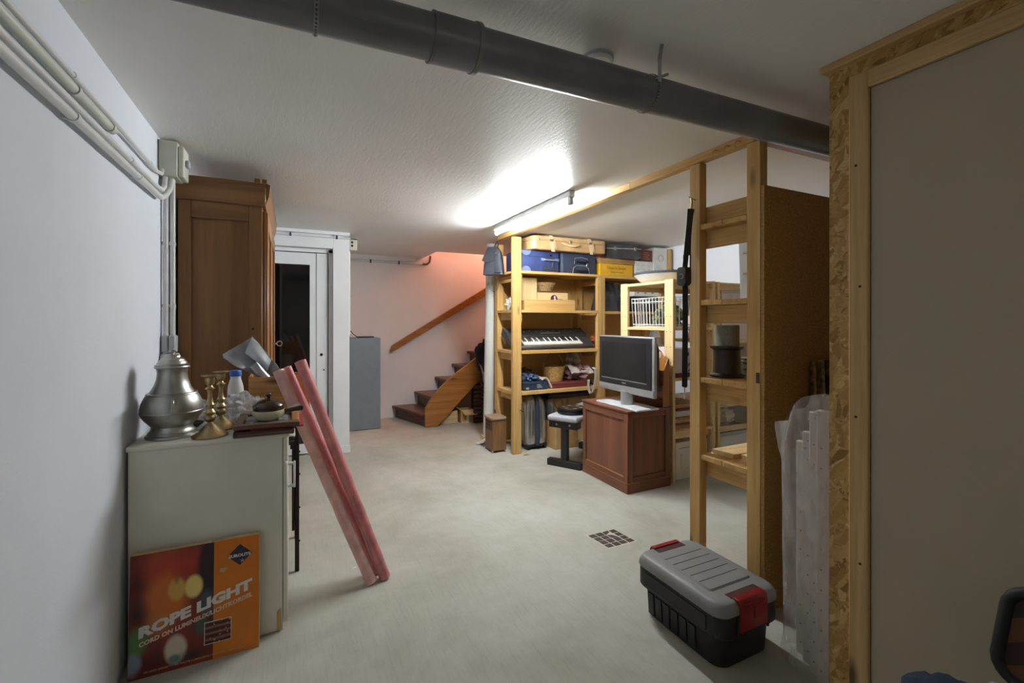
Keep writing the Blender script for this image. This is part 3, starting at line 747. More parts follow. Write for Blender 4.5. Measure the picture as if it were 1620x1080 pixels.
# pewter jug
jx, jy = -0.459, 2.36
t = T('pewter_jug', 'large round-bellied pewter jug with domed lid on the white cabinet', 'jug', (jx, jy, CT))
prof = [(0.0, 0), (0.097, 0.0), (0.1, 0.005), (0.098, 0.012), (0.090, 0.016), (0.090, 0.022), (0.083, 0.027), (0.078, 0.036), (0.080, 0.046), (0.092, 0.060), (0.107, 0.076), (0.1175, 0.092), (0.1215, 0.102), (0.1235, 0.1045), (0.1235, 0.1075), (0.1215, 0.110), (0.1205, 0.125), (0.116, 0.145), (0.107, 0.165), (0.099, 0.177), (0.1005, 0.180), (0.0985, 0.184), (0.095, 0.186), (0.083, 0.202), (0.073, 0.220), (0.066, 0.240), (0.063, 0.262), (0.0635, 0.278), (0.067, 0.286), (0.073, 0.288), (0.0745, 0.292), (0.072, 0.296), (0.0, 0.296)]
prof = [(r * (0.94 if h < 0.04 else 0.905 if h < 0.186 else 0.84), h) for r, h in prof]
t.part('body', MB().lathe(prof, (jx, jy, CT + 0.0005), 56), 'pewter', smooth=28)
lid = t.part('lid', MB().lathe([(0, 0.297), (0.060, 0.297), (0.061, 0.302), (0.053, 0.305), (0.052, 0.310), (0.046, 0.319), (0.044, 0.3195), (0.042, 0.325), (0.033, 0.332), (0.031, 0.3325), (0.029, 0.339), (0.019, 0.343), (0.0, 0.344)], (jx, jy, CT), 40), 'pewter', smooth=24)
t.part('finial', MB().lathe([(0, 0.343), (0.009, 0.344), (0.006, 0.349), (0.011, 0.353), (0.011, 0.358), (0.005, 0.361), (0.007, 0.367), (0.004, 0.371), (0.0, 0.372)], (jx, jy, CT), 16).box(jx - 0.016, jx + 0.016, jy - 0.004, jy + 0.004, CT + 0.352, CT + 0.36, 0.003), 'pewter', lid, smooth=60)
dv = Vector((0.19, -0.98, 0)).normalized(); c = Vector((jx, jy, CT))
hp = [c + dv * 0.096 + Vector((0, 0, 0.158)), c + dv * 0.112 + Vector((0, 0, 0.162)), c + dv * 0.120 + Vector((0, 0, 0.150)), c + dv * 0.122 + Vector((0, 0, 0.132)), c + dv * 0.121 + Vector((0, 0, 0.118))]
t.part('spout_tap', MB().tube(hp, [0.006, 0.007, 0.006, 0.0055, 0.008], 10).cyl(c + dv * 0.107 + Vector((0, 0, 0.12)), c + dv * 0.125 + Vector((0, 0, 0.117)), 0.005, seg=8), 'pewter')

def candlestick(label, x, y, s=1.0):
    t = T('candlestick', label, 'candlestick', (x, y, CT), 'brass candlesticks on the white cabinet')
    p = [(0, 0.0005), (0.070, 0.0005), (0.071, 0.006), (0.066, 0.012), (0.058, 0.016), (0.05, 0.024), (0.04, 0.032), (0.028, 0.042), (0.019, 0.05), (0.012, 0.055), (0.010, 0.06), (0.020, 0.066), (0.024, 0.074), (0.023, 0.082), (0.014, 0.090), (0.018, 0.096), (0.024, 0.101), (0.018, 0.107), (0.013, 0.116), (0.0165, 0.126), (0.018, 0.134), (0.012, 0.142), (0.0095, 0.165), (0.009, 0.185), (0.013, 0.196), (0.021, 0.201), (0.013, 0.207), (0.009, 0.214), (0.017, 0.222), (0.02, 0.234), (0.0185, 0.246), (0.021, 0.25), (0.034, 0.254), (0.036, 0.257), (0.034, 0.259), (0.014, 0.259), (0.012, 0.24), (0.0, 0.239)]
    t.part('stem', MB().lathe([(r * (0.93 if h < 0.03 else 0.92), h * s) for r, h in p], (x, y, CT), 36), 'brass', smooth=30)
    return t
candlestick('nearer brass candlestick, at the front edge of the cabinet', -0.314, 2.282)
candlestick('farther brass candlestick, behind the first one', -0.292, 2.425)
t = T('milk_bottle', 'white plastic milk bottle with blue cap', 'bottle', (-0.258, 2.66, CT))
mb_ = [(0, 0.001), (0.033, 0.001), (0.036, 0.006), (0.036, 0.115), (0.034, 0.135), (0.028, 0.155), (0.023, 0.17), (0.023, 0.18), (0.0, 0.18)]
t.part('body', MB().lathe([(r, h * 1.16) for r, h in mb_], (-0.258, 2.66, CT), 28), 'milk_plastic', smooth=60)
t.part('cap', MB().lathe([(0, 0.209), (0.0265, 0.209), (0.027, 0.214), (0.027, 0.235), (0.025, 0.238), (0, 0.238)], (-0.258, 2.66, CT), 28), 'blue_cap')
lb = MB()
for k in range(10):
    a = -2.6 + k * 0.34
    for (da, z0, z1) in ((0.0, 0.088, 0.100), (0.12, 0.094, 0.118), (0.2, 0.108, 0.120)):
        q = [(-0.258 + 0.0364 * math.cos(a + da + e), 2.66 + 0.0364 * math.sin(a + da + e)) for e in (0, 0.14)]
        lb.add([(q[0][0], q[0][1], CT + z0), (q[1][0], q[1][1], CT + z0), (q[1][0], q[1][1], CT + z1), (q[0][0], q[0][1], CT + z1)], [(0, 1, 2, 3)])
t.part('print', lb, 'print_dark', smooth=False)
solo('plastic_bag', 'crumpled translucent plastic bag between candlesticks and brown pot', 'bag', MB().blob((-0.21, 2.55, CT + 0.056), (0.08, 0.046, 0.060), 3, 0.75, 2.6, 44, 28, flat=CT + 0.002), 'film_bag', (-0.232, 2.565, CT), smooth=22)
solo('plastic_bag', 'scrap of clear plastic on the cabinet behind the pewter jug', 'bag', MB().blob((-0.385, 2.64, CT + 0.04), (0.055, 0.045, 0.05), 8, 0.7, 2.6, 28, 18, flat=CT + 0.002), 'film_bag', (-0.40, 2.53, CT), smooth=22)
solo('dark_dish', 'low dark dish behind the candlesticks', 'dish', MB().lathe([(0, 0.001), (0.03, 0.001), (0.05, 0.018), (0.052, 0.022), (0.049, 0.022), (0.03, 0.007), (0, 0.006)], (-0.42, 2.51, CT), 28), 'dark_metal', (-0.42, 2.51, CT))

# wooden box with the silver bag
t = T('wooden_box', 'open pine box at the back of the cabinet top', 'box', (-0.06, 2.76, CT))
bw = (-0.205, 0.083, 2.705, 2.875, CT + 0.0005, CT + 0.192)
x0, x1, y0, y1, z0, z1 = bw
t.part('side', B(x0, x1, y0, y0 + 0.011, z0, z1, 0.001), M['honey_x'])
t.part('side', B(x0, x1, y1 - 0.011, y1, z0, z1, 0.001), M['honey_x'])
t.part('side', B(x0, x0 + 0.011, y0 + 0.011, y1 - 0.011, z0, z1 + 0.003, 0.001), M['honey_y'])
t.part('side', B(x1 - 0.011, x1, y0 + 0.011, y1 - 0.011, z0, z1 + 0.003, 0.001), M['honey_y'])
t.part('bottom', B(x0 + 0.011, x1 - 0.011, y0 + 0.011, y1 - 0.011, z0, z0 + 0.008), M['honey_x'])
t = T('silver_bag', 'grey plastic mailing bag gaping open out of the pine box', 'bag', (-0.12, 2.75, 1.0))
bA, bB = Vector((-0.322, 2.74, 1.176)), Vector((-0.193, 2.80, 1.262))
bF, bG, bH = Vector((-0.222, 2.74, 1.178)), Vector((-0.235, 2.77, 1.128)), Vector((-0.185, 2.76, 1.06))
bK, bL = Vector((-0.118, 2.70, 1.085)), Vector((-0.102, 2.735, 1.135))
def patch(p00, p10, p01, p11, bulge, amp):
    nb = Vector(bulge)
    def fn(u, v):
        p = p00.lerp(p10, u).lerp(p01.lerp(p11, u), v) + nb * (math.sin(PI * u) * math.sin(PI * v) + 0.25 * math.sin(PI * u))
        return p + Vector((0.3, 1, 0.3)) * (amp * mnoise.noise(p * 26))
    return fn
t.part('back_wall', MB().sheet(patch(bA, bB, bH, bL + Vector((0.02, 0.02, -0.02)), (0.01, 0.03, 0.0), 0.006), 16, 14, 0.0016), 'lilac_sheet', smooth=50)
t.part('front_flap', MB().sheet(patch(bF, bB, bK, bL, (-0.008, -0.02, 0.004), 0.005), 12, 14, 0.0016), 'lilac_sheet', smooth=50, label='light front flap')
t.part('lower_lip', MB().sheet(patch(bA, bG, bA + Vector((0.004, -0.008, -0.02)), bH, (-0.004, -0.015, -0.01), 0.003), 12, 6, 0.0016), 'lilac_sheet', smooth=50)
t.part('tail', MB().sheet(patch(bH + Vector((0.0, 0.012, 0.0)), bL + Vector((0.01, 0.015, 0)), Vector((-0.08, 2.79, 0.93)), Vector((0.0, 2.79, 0.97)), (0, 0.02, 0), 0.004), 10, 8, 0.0016), 'lilac_sheet', smooth=50)
solo('cardboard_tube', 'pale tube inside the mouth of the grey mailing bag', 'tube', MB().cyl((-0.07, 2.752, 0.96), (-0.186, 2.738, 1.118), 0.024, seg=20), 'silver', (-0.07, 2.752, 0.96))

# stacked pictures, red folder, casserole
t = T('picture_frame', 'lower dark picture frame lying flat on the cabinet under the other one', 'picture frame', (-0.1, 2.33, CT), 'picture frames lying on the cabinet')
t.part('frame', B(-0.222, 0.005, 2.185, 2.44, CT + 0.0005, CT + 0.024, 0.003), M['espresso_x'])
t.part('moulding', B(-0.205, 0.0, 2.178, 2.185, CT + 0.006, CT + 0.016, 0.002), M['dark_x'])
solo('red_folder', 'thin red folder sandwiched between the two picture frames', 'folder', B(-0.16, 0.042, 2.20, 2.46, CT + 0.0245, CT + 0.0315, 0.001), 'red_flat', (-0.06, 2.33, CT + 0.0245))
t = T('picture_frame', 'upper brown picture frame with glass, under the small casserole', 'picture frame', (-0.09, 2.34, CT + 0.032), 'picture frames lying on the cabinet')
fz0, fz1 = CT + 0.032, CT + 0.051
fx0, fx1, fy0, fy1 = -0.222, 0.028, 2.19, 2.47
t.part('frame_side', B(fx0, fx1, fy0, fy0 + 0.034, fz0, fz1, 0.003), M['dark_x']); t.part('frame_side', B(fx0, fx1, fy1 - 0.034, fy1, fz0, fz1, 0.003), M['dark_x'])
t.part('frame_side', B(fx0, fx0 + 0.034, fy0 + 0.034, fy1 - 0.034, fz0, fz1, 0.003), M['dark_y']); t.part('frame_side', B(fx1 - 0.034, fx1, fy0 + 0.034, fy1 - 0.034, fz0, fz1, 0.003), M['oak_y'])
t.part('glass', B(fx0 + 0.03, fx1 - 0.03, fy0 + 0.03, fy1 - 0.03, fz0 + 0.002, fz0 + 0.008), 'glass_pic', label='reflecting glass over the print')
px_, py_, pz_ = -0.098, 2.335, fz1 - 0.0105
t = T('casserole', 'small cream and brown glazed casserole with lid and stub handle', 'pot', (px_, py_, pz_))
t.part('bowl', MB().lathe([(0, 0), (0.0437, 0.0000), (0.0541, 0.0070), (0.0645, 0.0211), (0.0666, 0.0351), (0.0645, 0.0445), (0.0000, 0.0445)], (px_, py_, pz_), 36), 'cream_glaze', smooth=60)
t.part('rim', MB().lathe([(0.0629, 0.0447), (0.0634, 0.0456), (0.0624, 0.0538), (0.0000, 0.0538)], (px_, py_, pz_), 36), 'brown_glaze', smooth=60)
l = t.part('lid', MB().lathe([(0.0000, 0.0544), (0.0634, 0.0544), (0.0655, 0.0585), (0.0624, 0.0667), (0.0468, 0.0796), (0.0260, 0.0901), (0.0000, 0.0936)], (px_, py_, pz_), 36), 'brown_glaze', smooth=60)
t.part('lid_knob', MB().lathe([(0.0000, 0.0924), (0.0073, 0.0936), (0.0062, 0.1006), (0.0125, 0.1076), (0.0114, 0.1147), (0.0052, 0.1193), (0.0000, 0.1205)], (px_, py_, pz_), 18), 'brown_glaze', l, smooth=60)
t.part('handle', MB().tube([(px_ + 0.05, py_ - 0.005, pz_ + 0.034), (px_ + 0.075, py_ - 0.008, pz_ + 0.036), (px_ + 0.11, py_ - 0.012, pz_ + 0.041), (px_ + 0.135, py_ - 0.015, pz_ + 0.044), (px_ + 0.142, py_ - 0.016, pz_ + 0.0445)], [0.009, 0.008, 0.010, 0.013, 0.009], 12), 'brown_glaze', smooth=60)

# pink rolls leaning on the cabinet
def roll(label, p0, p1, r, mat, band=False):
    t = T('wrapped_roll', label, 'roll', p0, 'pink wrapped rolls leaning on the cabinet')
    p0, p1 = Vector(p0), Vector(p1); d = (p1 - p0).normalized()
    n = 26; pts = [p0 + (p1 - p0) * (i / n) for i in range(n + 1)]
    rs = [r * (1 + 0.05 * mnoise.noise(p * 9)) for p in pts]
    t.part('wrapping', MB().tube(pts, rs, 22), mat)
    t.part('core', MB().cyl(p1 - d * 0.002, p1 + d * 0.0025, r * 0.55, seg=18), 'pink_pale')
    if band: t.part('label', MB().cyl(p0 + (p1 - p0) * 0.80, p0 + (p1 - p0) * 0.838, r * 1.09, seg=22, caps=False), 'paper')
    return t
roll('pale pink roll with a paper label, leftmost of the leaning rolls', (0.365, 2.415, 0.006), (-0.066, 2.625, 1.09), 0.028, 'pink_pale', True)
roll('deep pink roll leaning rightmost against the pine box', (0.435, 2.43, 0.006), (0.035, 2.63, 1.135), 0.0285, 'pink_wrap')
roll('pink roll half hidden behind the other two leaning rolls', (0.41, 2.50, 0.006), (-0.030, 2.676, 1.10), 0.024, 'pink_wrap')

# carton of rope light
t = T('carton', 'orange and black rope light carton leaning on the white cabinet', 'box', (-0.34, 2.18, 0))
CW, CH, CD = 0.43, 0.452, 0.035
O = Vector((-0.555, 2.150, 0.0)); Rv = Vector((1, 0, 0)); tilt = math.atan2(0.036, CH)
Uv = Vector((0, math.sin(tilt), math.cos(tilt))); Nv = Rv.cross(Uv)   # Nv points towards the viewer (-y)
def cp(u, v, n=0.0): return O + Rv * (u * CW) + Uv * (v * CH) + Nv * n
def cquad(u0, v0, u1, v1, n0, n1):
    vs = [cp(u0, v0, n0), cp(u1, v0, n0), cp(u1, v1, n0), cp(u0, v1, n0), cp(u0, v0, n1), cp(u1, v0, n1), cp(u1, v1, n1), cp(u0, v1, n1)]
    return MB().add(vs, [(0, 1, 2, 3), (7, 6, 5, 4), (0, 4, 5, 1), (1, 5, 6, 2), (2, 6, 7, 3), (3, 7, 4, 0)])
t.part('body', cquad(0, 0, 1, 1, -CD + 0.004, 0), 'card_pale')
def m_bokeh():
    """printed photograph of out-of-focus coloured lights"""
    w = N('bokeh_print')
    tc = w.new('ShaderNodeTexCoord'); col = None
    v = tc.outputs['Object']
    base = w.ramp(w.noise(v, 5, 3), [(0.32, (56, 34, 36)), (0.5, (132, 44, 28)), (0.66, (170, 74, 30))]); col = base
    blobs = [(.28, .86, .34, .16, (196, 62, 30), .9), (.05, .75, .10, .30, (90, 26, 26), .8), (.27, .60, .20, .26, (214, 112, 34), .95), (.40, .80, .12, .10, (176, 40, 26), .8), (.58, .78, .10, .40, (40, 24, 30), .95), (.60, .30, .08, .40, (30, 30, 40), .9),
             (.05, .52, .11, .16, (38, 30, 36), .9), (.34, .66, .075, .11, (222, 170, 84), 1.0), (.34, .74, .03, .05, (120, 96, 40), .8), (.47, .655, .08, .11, (242, 214, 120), 1.0), (.57, .49, .065, .14, (78, 84, 96), .95), (.53, .31, .065, .10, (76, 80, 66), .95), (.20, .40, .13, .13, (200, 130, 60), .9),
             (.06, .29, .10, .15, (92, 136, 72), .95), (.03, .12, .08, .11, (146, 152, 176), .95), (.16, .22, .09, .10, (120, 40, 44), .8), (.38, .32, .12, .14, (134, 46, 50), .85), (.34, .165, .095, .135, (216, 200, 180), 1.0), (.33, .09, .055, .045, (104, 136, 130), .95), (.47, .08, .14, .08, (34, 30, 36), .9), (.14, .05, .12, .06, (110, 36, 30), .8)]
    for (bu, bv, ru, rv, c, k) in blobs:
        p = cp(bu, bv, 0.001) - Vector((-0.34, 2.18, 0))
        sub = w.new('ShaderNodeVectorMath', operation='SUBTRACT'); sub.inputs[1].default_value = p; w.link(v, sub.inputs[0])
        sc = w.new('ShaderNodeVectorMath', operation='MULTIPLY'); sc.inputs[1].default_value = (1 / (ru * CW), 0, 1 / (rv * CH)); w.link(sub.outputs[0], sc.inputs[0])
        ln = w.new('ShaderNodeVectorMath', operation='LENGTH'); w.link(sc.outputs[0], ln.inputs[0])
        soft = 0.3 if k >= 1.0 else (0.45 if k == .95 else 0.9)
        f = w.ramp(ln.outputs['Value'], [(max(0.0, 1 - soft), (k, k, k, 1)), (1.0, (0, 0, 0, 1))])
        col = w.mix(f, col, lin(c))
    w.color(col); w.set(Roughness=0.32)
    return w.m
t.part('photo_print', cquad(0.0, 0.0, 0.625, 1.0, 0.0002, 0.0008), m_bokeh(), smooth=False, label='print of blurred coloured lights')
t.part('orange_print', cquad(0.6252, 0.0, 0.995, 1.0, 0.0002, 0.0008), pbr('orange_print', (214, 120, 24), 0.32, var=0.05), smooth=False)
n1 = 0.001
dm = MB(); cu_, cv_ = 0.835, 0.85
dm.add([cp(cu_, cv_ - 0.093, n1), cp(cu_ + 0.103, cv_, n1), cp(cu_, cv_ + 0.093, n1), cp(cu_ - 0.103, cv_, n1), cp(cu_, cv_ - 0.093, n1 + 0.0004), cp(cu_ + 0.103, cv_, n1 + 0.0004), cp(cu_, cv_ + 0.093, n1 + 0.0004), cp(cu_ - 0.103, cv_, n1 + 0.0004)], [(0, 1, 2, 3), (4, 5, 6, 7), (0, 1, 5, 4), (1, 2, 6, 5), (2, 3, 7, 6), (3, 0, 4, 7)])
logo = t.part('emblem', dm, pbr('emblem_blue', (46, 42, 66), 0.4), smooth=False, label='dark blue diamond emblem')
t.part('emblem_lettering', text_mb('EUROLITE', 0.0205, cp(cu_ - 0.092, cv_ - 0.018, n1 + 0.0012), Rv, Uv, 0.0009, 0.0002, fit=(0.079, 0.0125)), 'paper', logo, smooth=False)
arc = [cp(cu_ + 0.058 * math.cos(a) + 0.0, cv_ + 0.052 * math.sin(a), n1 + 0.0006) for a in [0.7 + 0.42 * i for i in range(12)]]
arc = [cp(cu_ - 0.045, cv_ - 0.0, n1 + 0.0006), cp(cu_ + 0.0, cv_ + 0.015, n1 + 0.0006), cp(cu_ + 0.02, cv_ + 0.05, n1 + 0.0006)] + arc
t.part('emblem_swirl', MB().ribbon(arc, 0.0035, 0.0003, Nv.cross(Vector((0, 0, 1))) + Uv * 0.8), 'print_dark', logo, smooth=False)
star = MB(); sp = []
for i in range(10):
    a = PI / 2 + i * PI / 5; r_ = 0.016 if i % 2 == 0 else 0.006
    sp.append(cp(cu_ + 0.02, cv_ - 0.055, n1 + 0.001) + Rv * r_ * 0.6 * math.cos(a) + Uv * r_ * 0.6 * math.sin(a))
star.add(sp, [tuple(range(10))])
t.part('emblem_star', star, 'ink_soft', logo, smooth=False)
ang = math.atan2(0.155 * CH + 0.01, 0.43); ang = math.radians(14.5)
Rt = (Rv * math.cos(ang) + Uv * math.sin(ang)); Ut = (Uv * math.cos(ang) - Rv * math.sin(ang))
Ut2 = Uv
t.part('lettering', text_mb('ROPE LIGHT', 0.06, cp(0.07, 0.315, 0.0013), Rt, Ut2, 0.0034, 0.0003, fit=(0.386, 0.043)), 'paper', smooth=False, label='white lettering ROPE LIGHT')
t.part('lettering', text_mb('CORD ON LUMINEUX/LICHTKORDEL', 0.033, cp(0.073, 0.248, 0.0013), Rt, Ut2, 0.0014, 0.0003, fit=(0.386, 0.018)), pbr('faded_print', (228, 198, 170), 0.5), smooth=False)
t.part('lettering', text_mb('9M HIGH DENSITY / 9M HAUTE LUMINOSITE / 9M HOHE LUMINOSITAT', 0.0135, cp(0.11, 0.032, 0.0013), Rv, Uv, 0.0003, 0.0003, fit=(0.335, 0.0072)), pbr('small_print', (196, 160, 130), 0.5), smooth=False)
def m_inset():
    w = N('inset_photo'); v = w.coords((1, 1, 1)); wv = w.new('ShaderNodeTexWave', wave_type='BANDS', bands_direction='Z')
    wv.inputs['Scale'].default_value = 14; wv.inputs['Distortion'].default_value = 1.5; w.link(v, wv.inputs['Vector'])
    a = w.ramp(wv.outputs['Fac'], [(0.2, (52, 26, 22)), (0.6, (96, 50, 40)), (0.95, (150, 90, 70))])
    vo = w.new('ShaderNodeTexVoronoi'); vo.inputs['Scale'].default_value = 70; w.link(v, vo.inputs['Vector'])
    f = w.ramp(vo.outputs['Distance'], [(0.05, (1, 1, 1, 1)), (0.25, (0, 0, 0, 1))])
    w.color(w.mix(f, a, lin((236, 190, 160)))); w.set(Roughness=0.35); return w.m
ins = t.part('inset_border', cquad(0.555, 0.135, 0.77, 0.325, 0.0009, 0.0012), 'paper', smooth=False)
t.part('inset_photo', cquad(0.56, 0.14, 0.765, 0.32, 0.0012, 0.0015), m_inset(), ins, smooth=False)
t.part('torn_patch', MB().add([cp(0.67, 0.735, 0.0012), cp(0.70, 0.72, 0.0012), cp(0.735, 0.745, 0.0012), cp(0.725, 0.765, 0.0012), cp(0.70, 0.755, 0.0012), cp(0.68, 0.77, 0.0012)], [(0, 1, 2, 3, 4, 5)]), 'card_pale', smooth=False, label='torn pale patch')
tops = MB()
for (a, b_) in ((0.0, 0.2), (0.21, 0.34), (0.35, 0.60), (0.66, 0.80), (0.81, 0.99)):
    tops.add([cp(a, 1.0, 0.001), cp(b_, 1.0, 0.001), cp(b_, 1.012, -0.012), cp(a, 1.012, -0.012), cp(a, 1.004, -0.02), cp(b_, 1.004, -0.02)], [(0, 1, 2, 3), (3, 2, 5, 4), (0, 3, 4), (1, 5, 2), (0, 4, 5, 1)])
t.part('top_flap', tops, 'card_pale', smooth=False)

# ================================================================== HELPERS FOR ROUNDED SHAPES
def rrect(x0, x1, y0, y1, r, n=5):
    out = []
    for cx, cy, a0 in ((x1 - r, y1 - r, 0), (x0 + r, y1 - r, PI / 2), (x0 + r, y0 + r, PI), (x1 - r, y0 + r, 1.5 * PI)):
        for k in range(n + 1):
            a = a0 + PI / 2 * k / n; out.append((cx + r * math.cos(a), cy + r * math.sin(a)))
    return out
def loft(levels):
    """levels: list of (polygon, z) with equal point counts"""
    mb = MB(); n = len(levels[0][0]); vs = []; fs = []
    for poly, z in levels: vs += [(p[0], p[1], z) for p in poly]
    for i in range(len(levels) - 1):
        for k in range(n): fs.append((i * n + k, i * n + (k + 1) % n, (i + 1) * n + (k + 1) % n, (i + 1) * n + k))
    fs += [tuple(range(n - 1, -1, -1)), tuple((len(levels) - 1) * n + k for k in range(n))]
    return mb.add(vs, fs)
def rot_about(c, rz=0.0, rx=0.0, ry=0.0):
    c = Vector(c)
    return Matrix.Translation(c) @ Matrix.Rotation(rz, 4, 'Z') @ Matrix.Rotation(ry, 4, 'Y') @ Matrix.Rotation(rx, 4, 'X') @ Matrix.Translation(-c)

# ================================================================== TIMBER BEAMS
t = T('ceiling_beam', 'long pine beam fixed under the ceiling next to the fluorescent lamp', 'beam', (1.97, 2.9, 2.19))
t.part('beam', B(1.947, 1.995, 1.40, 2.30, 2.189, CEIL - 0.001, 0.002), M['pine_y']); t.part('beam', B(1.947, 1.995, 2.301, 4.40, 2.189, CEIL - 0.001, 0.002), M['pine_y'])
for y in (1.50, 1.56, 1.63):
    t.part('cup_hook', MB().tube([(1.947, y, 2.21), (1.925, y, 2.21), (1.914, y + 0.004, 2.20), (1.914, y + 0.006, 2.188), (1.922, y + 0.006, 2.18)], 0.0022, 6), 'brass')
solo('ceiling_beam', 'shorter darker beam under the ceiling above the chipboard panel', 'beam', B(1.996, 4.148, 1.402, 1.45, 2.189, CEIL - 0.001, 0.002), M['oak_x'], (3.0, 1.43, 2.19))

# ================================================================== CHIPBOARD-BACKED RACK (foreground)
RX = 1.95
t = T('timber_rack', 'open pine rack with chipboard back behind the toolbox', 'rack', (2.5, 1.6, 0))
for (y0, y1) in ((1.399, 1.470), (1.747, 1.816)):
    t.part('post', B(RX, RX + 0.052, y0, y1, 0, 2.188, 0.003), M['pine_z'])
    t.part('post', B(3.22, 3.272, y0, y1, 0, 2.188, 0.003), M['pine_z'])
t.part('back_panel', B(RX + 0.004, 3.28, 1.3815, 1.3985, 0.0, 1.972, 0.001), 'chip', label='large chipboard back panel')
for z in (1.856, 1.455, 1.046, 0.638):
    for (ya, yb) in ((1.4715, 1.609), (1.611, 1.7455)):
        t.part('shelf_board', B(RX + 0.003, 3.27, ya, yb, z - 0.027, z, 0.002), M['pine_x'])
    t.part('crossbar', B(RX + 0.054, RX + 0.076, 1.40, 1.80, z - 0.122, z - 0.028, 0.002), M['pine_y'])
    t.part('crossbar', B(3.19, 3.212, 1.40, 1.80, z - 0.122, z - 0.028, 0.002), M['pine_y'])
t.part('crossbar', B(RX + 0.054, RX + 0.076, 1.40, 1.80, 1.86, 1.955, 0.002), M['pine_y'])
t.part('notch', B(RX - 0.0012, RX + 0.001, 1.402, 1.42, 1.055, 1.105), 'grille')
solo('shelf_plank', 'loose pale board lying on the lowest rack shelf, farther of the two', 'board', B(2.03, 3.1, 1.605, 1.735, 0.6385, 0.66, 0.002), M['pale_x'], (2.5, 1.66, 0.6385), 'loose boards on the rack')
solo('shelf_plank', 'loose pale board lying on the lowest rack shelf, nearer of the two', 'board', B(2.08, 3.1, 1.49, 1.60, 0.6385, 0.658, 0.002), M['pale_x'], (2.5, 1.55, 0.6385), 'loose boards on the rack')

sx, sy = 2.10, 1.70
t = T('spool', 'dark brown flanged spool on the rack shelf', 'spool', (sx, sy, 1.046))
t.part('body', MB().lathe([(0, 0.0005), (0.086, 0.0005), (0.087, 0.012), (0.076, 0.016), (0.070, 0.022), (0.068, 0.10), (0.069, 0.145), (0.078, 0.150), (0.085, 0.155), (0.085, 0.165), (0.0, 0.166)], (sx, sy, 1.046), 36), 'spool_black')
solo('foam_cylinder', 'grey-green textured cylinder standing on top of the dark spool', 'cylinder', MB().lathe([(0, 0.1665), (0.060, 0.1665), (0.061, 0.172), (0.061, 0.272), (0.058, 0.276), (0, 0.277)], (sx, sy, 1.046), 32), 'foam_green', (sx, sy, 1.213))
for k in range(6):
    solo('plate', ['lowest', 'second lowest', 'third lowest', 'third highest', 'second highest', 'topmost'][k] + ' plate of the small stack right of the dark spool', 'plate', MB().lathe([(0, 0.001), (0.04, 0.001), (0.062, 0.011), (0.063, 0.014), (0.0, 0.013)], (2.262, 1.683, 1.046 + k * 0.0165), 24), 'foam_green' if k % 2 else 'cream_glaze', (2.262, 1.683, 1.046 + k * 0.0165), 'plates stacked on the rack')
t = T('metal_case', 'upright grey metal case with two chrome catches on the rack', 'case', (2.33, 1.64, 1.456))
m = rot_about((2.3, 1.6, 1.456), ry=math.radians(2.5))
t.part('body', B(2.235, 2.50, 1.50, 1.725, 1.456, 1.825, 0.004).xf(rot_about((2.235, 1.6, 1.456), rx=math.radians(-2.0))), 'binder')
for z in (1.60, 1.71):
    t.part('catch', MB().box(2.222, 2.235, 1.655, 1.70, z, z + 0.012, 0.003), 'chrome')

# dog lead on a nail
t = T('dog_lead', 'long black and brown dog lead hanging on the pine post', 'lead', (1.93, 1.80, 1.0))
t.part('nail', MB().cyl((1.955, 1.772, 1.99), (1.915, 1.79, 2.012), 0.0025, seg=8), 'brass')
t.part('clip', MB().tube([(1.925, 1.779, 2.005), (1.925, 1.776, 1.98), (1.925, 1.779, 1.955), (1.925, 1.785, 1.945)], 0.005, 8), 'brass', label='brass clip')
t.part('strap', MB().ribbon([(1.928, 1.782, 1.945), (1.932, 1.796, 1.90), (1.932, 1.808, 1.80), (1.932, 1.811, 1.70)], 0.03, 0.004, (0.78, -0.62, 0)), 'strap_brown', label='brown leather strap')
t.part('strap', MB().ribbon([(1.915, 1.779, 1.945), (1.912, 1.783, 1.86), (1.91, 1.795, 1.76), (1.908, 1.805, 1.66), (1.905, 1.808, 1.62)], 0.026, 0.004, (0.78, -0.62, 0)), 'strap_brown')
fr = MB()
for (ya, yb, za, zb) in ((1.784, 1.790, 1.63, 1.70), (1.830, 1.836, 1.63, 1.70), (1.784, 1.836, 1.625, 1.631), (1.784, 1.836, 1.699, 1.705)): fr.box(1.922, 1.928, ya, yb, za, zb, 0.001)
t.part('buckle', fr, 'dark_metal')
t.part('reel', MB().prism(rrect(1.777, 1.845, 1.535, 1.635, 0.02), 'x', 1.882, 1.925, 0.004), 'black_plastic')
t.part('ring', MB().tube([(1.879, 1.806 + 0.013 * math.cos(a), 1.585 + 0.013 * math.sin(a)) for a in [0.6 + k * 0.36 for k in range(14)]], 0.002, 6), 'chrome')
t.part('webbing', MB().ribbon([(1.912, 1.811, 1.54), (1.914, 1.812, 1.35), (1.914, 1.815, 1.12), (1.914, 1.816, 0.99)], 0.028, 0.004, (0.78, -0.62, 0)), 'black_plastic')
t.part('end_fitting', B(1.908, 1.92, 1.802, 1.83, 0.985, 1.035, 0.003), 'dark_metal')
t.part('snap_hook', MB().tube([(1.914, 1.816, 0.985), (1.914, 1.816, 0.955), (1.914, 1.826, 0.943), (1.914, 1.822, 0.926), (1.914, 1.812, 0.922), (1.914, 1.806, 0.935), (1.914, 1.813, 0.95)], 0.0032, 8), 'chrome')

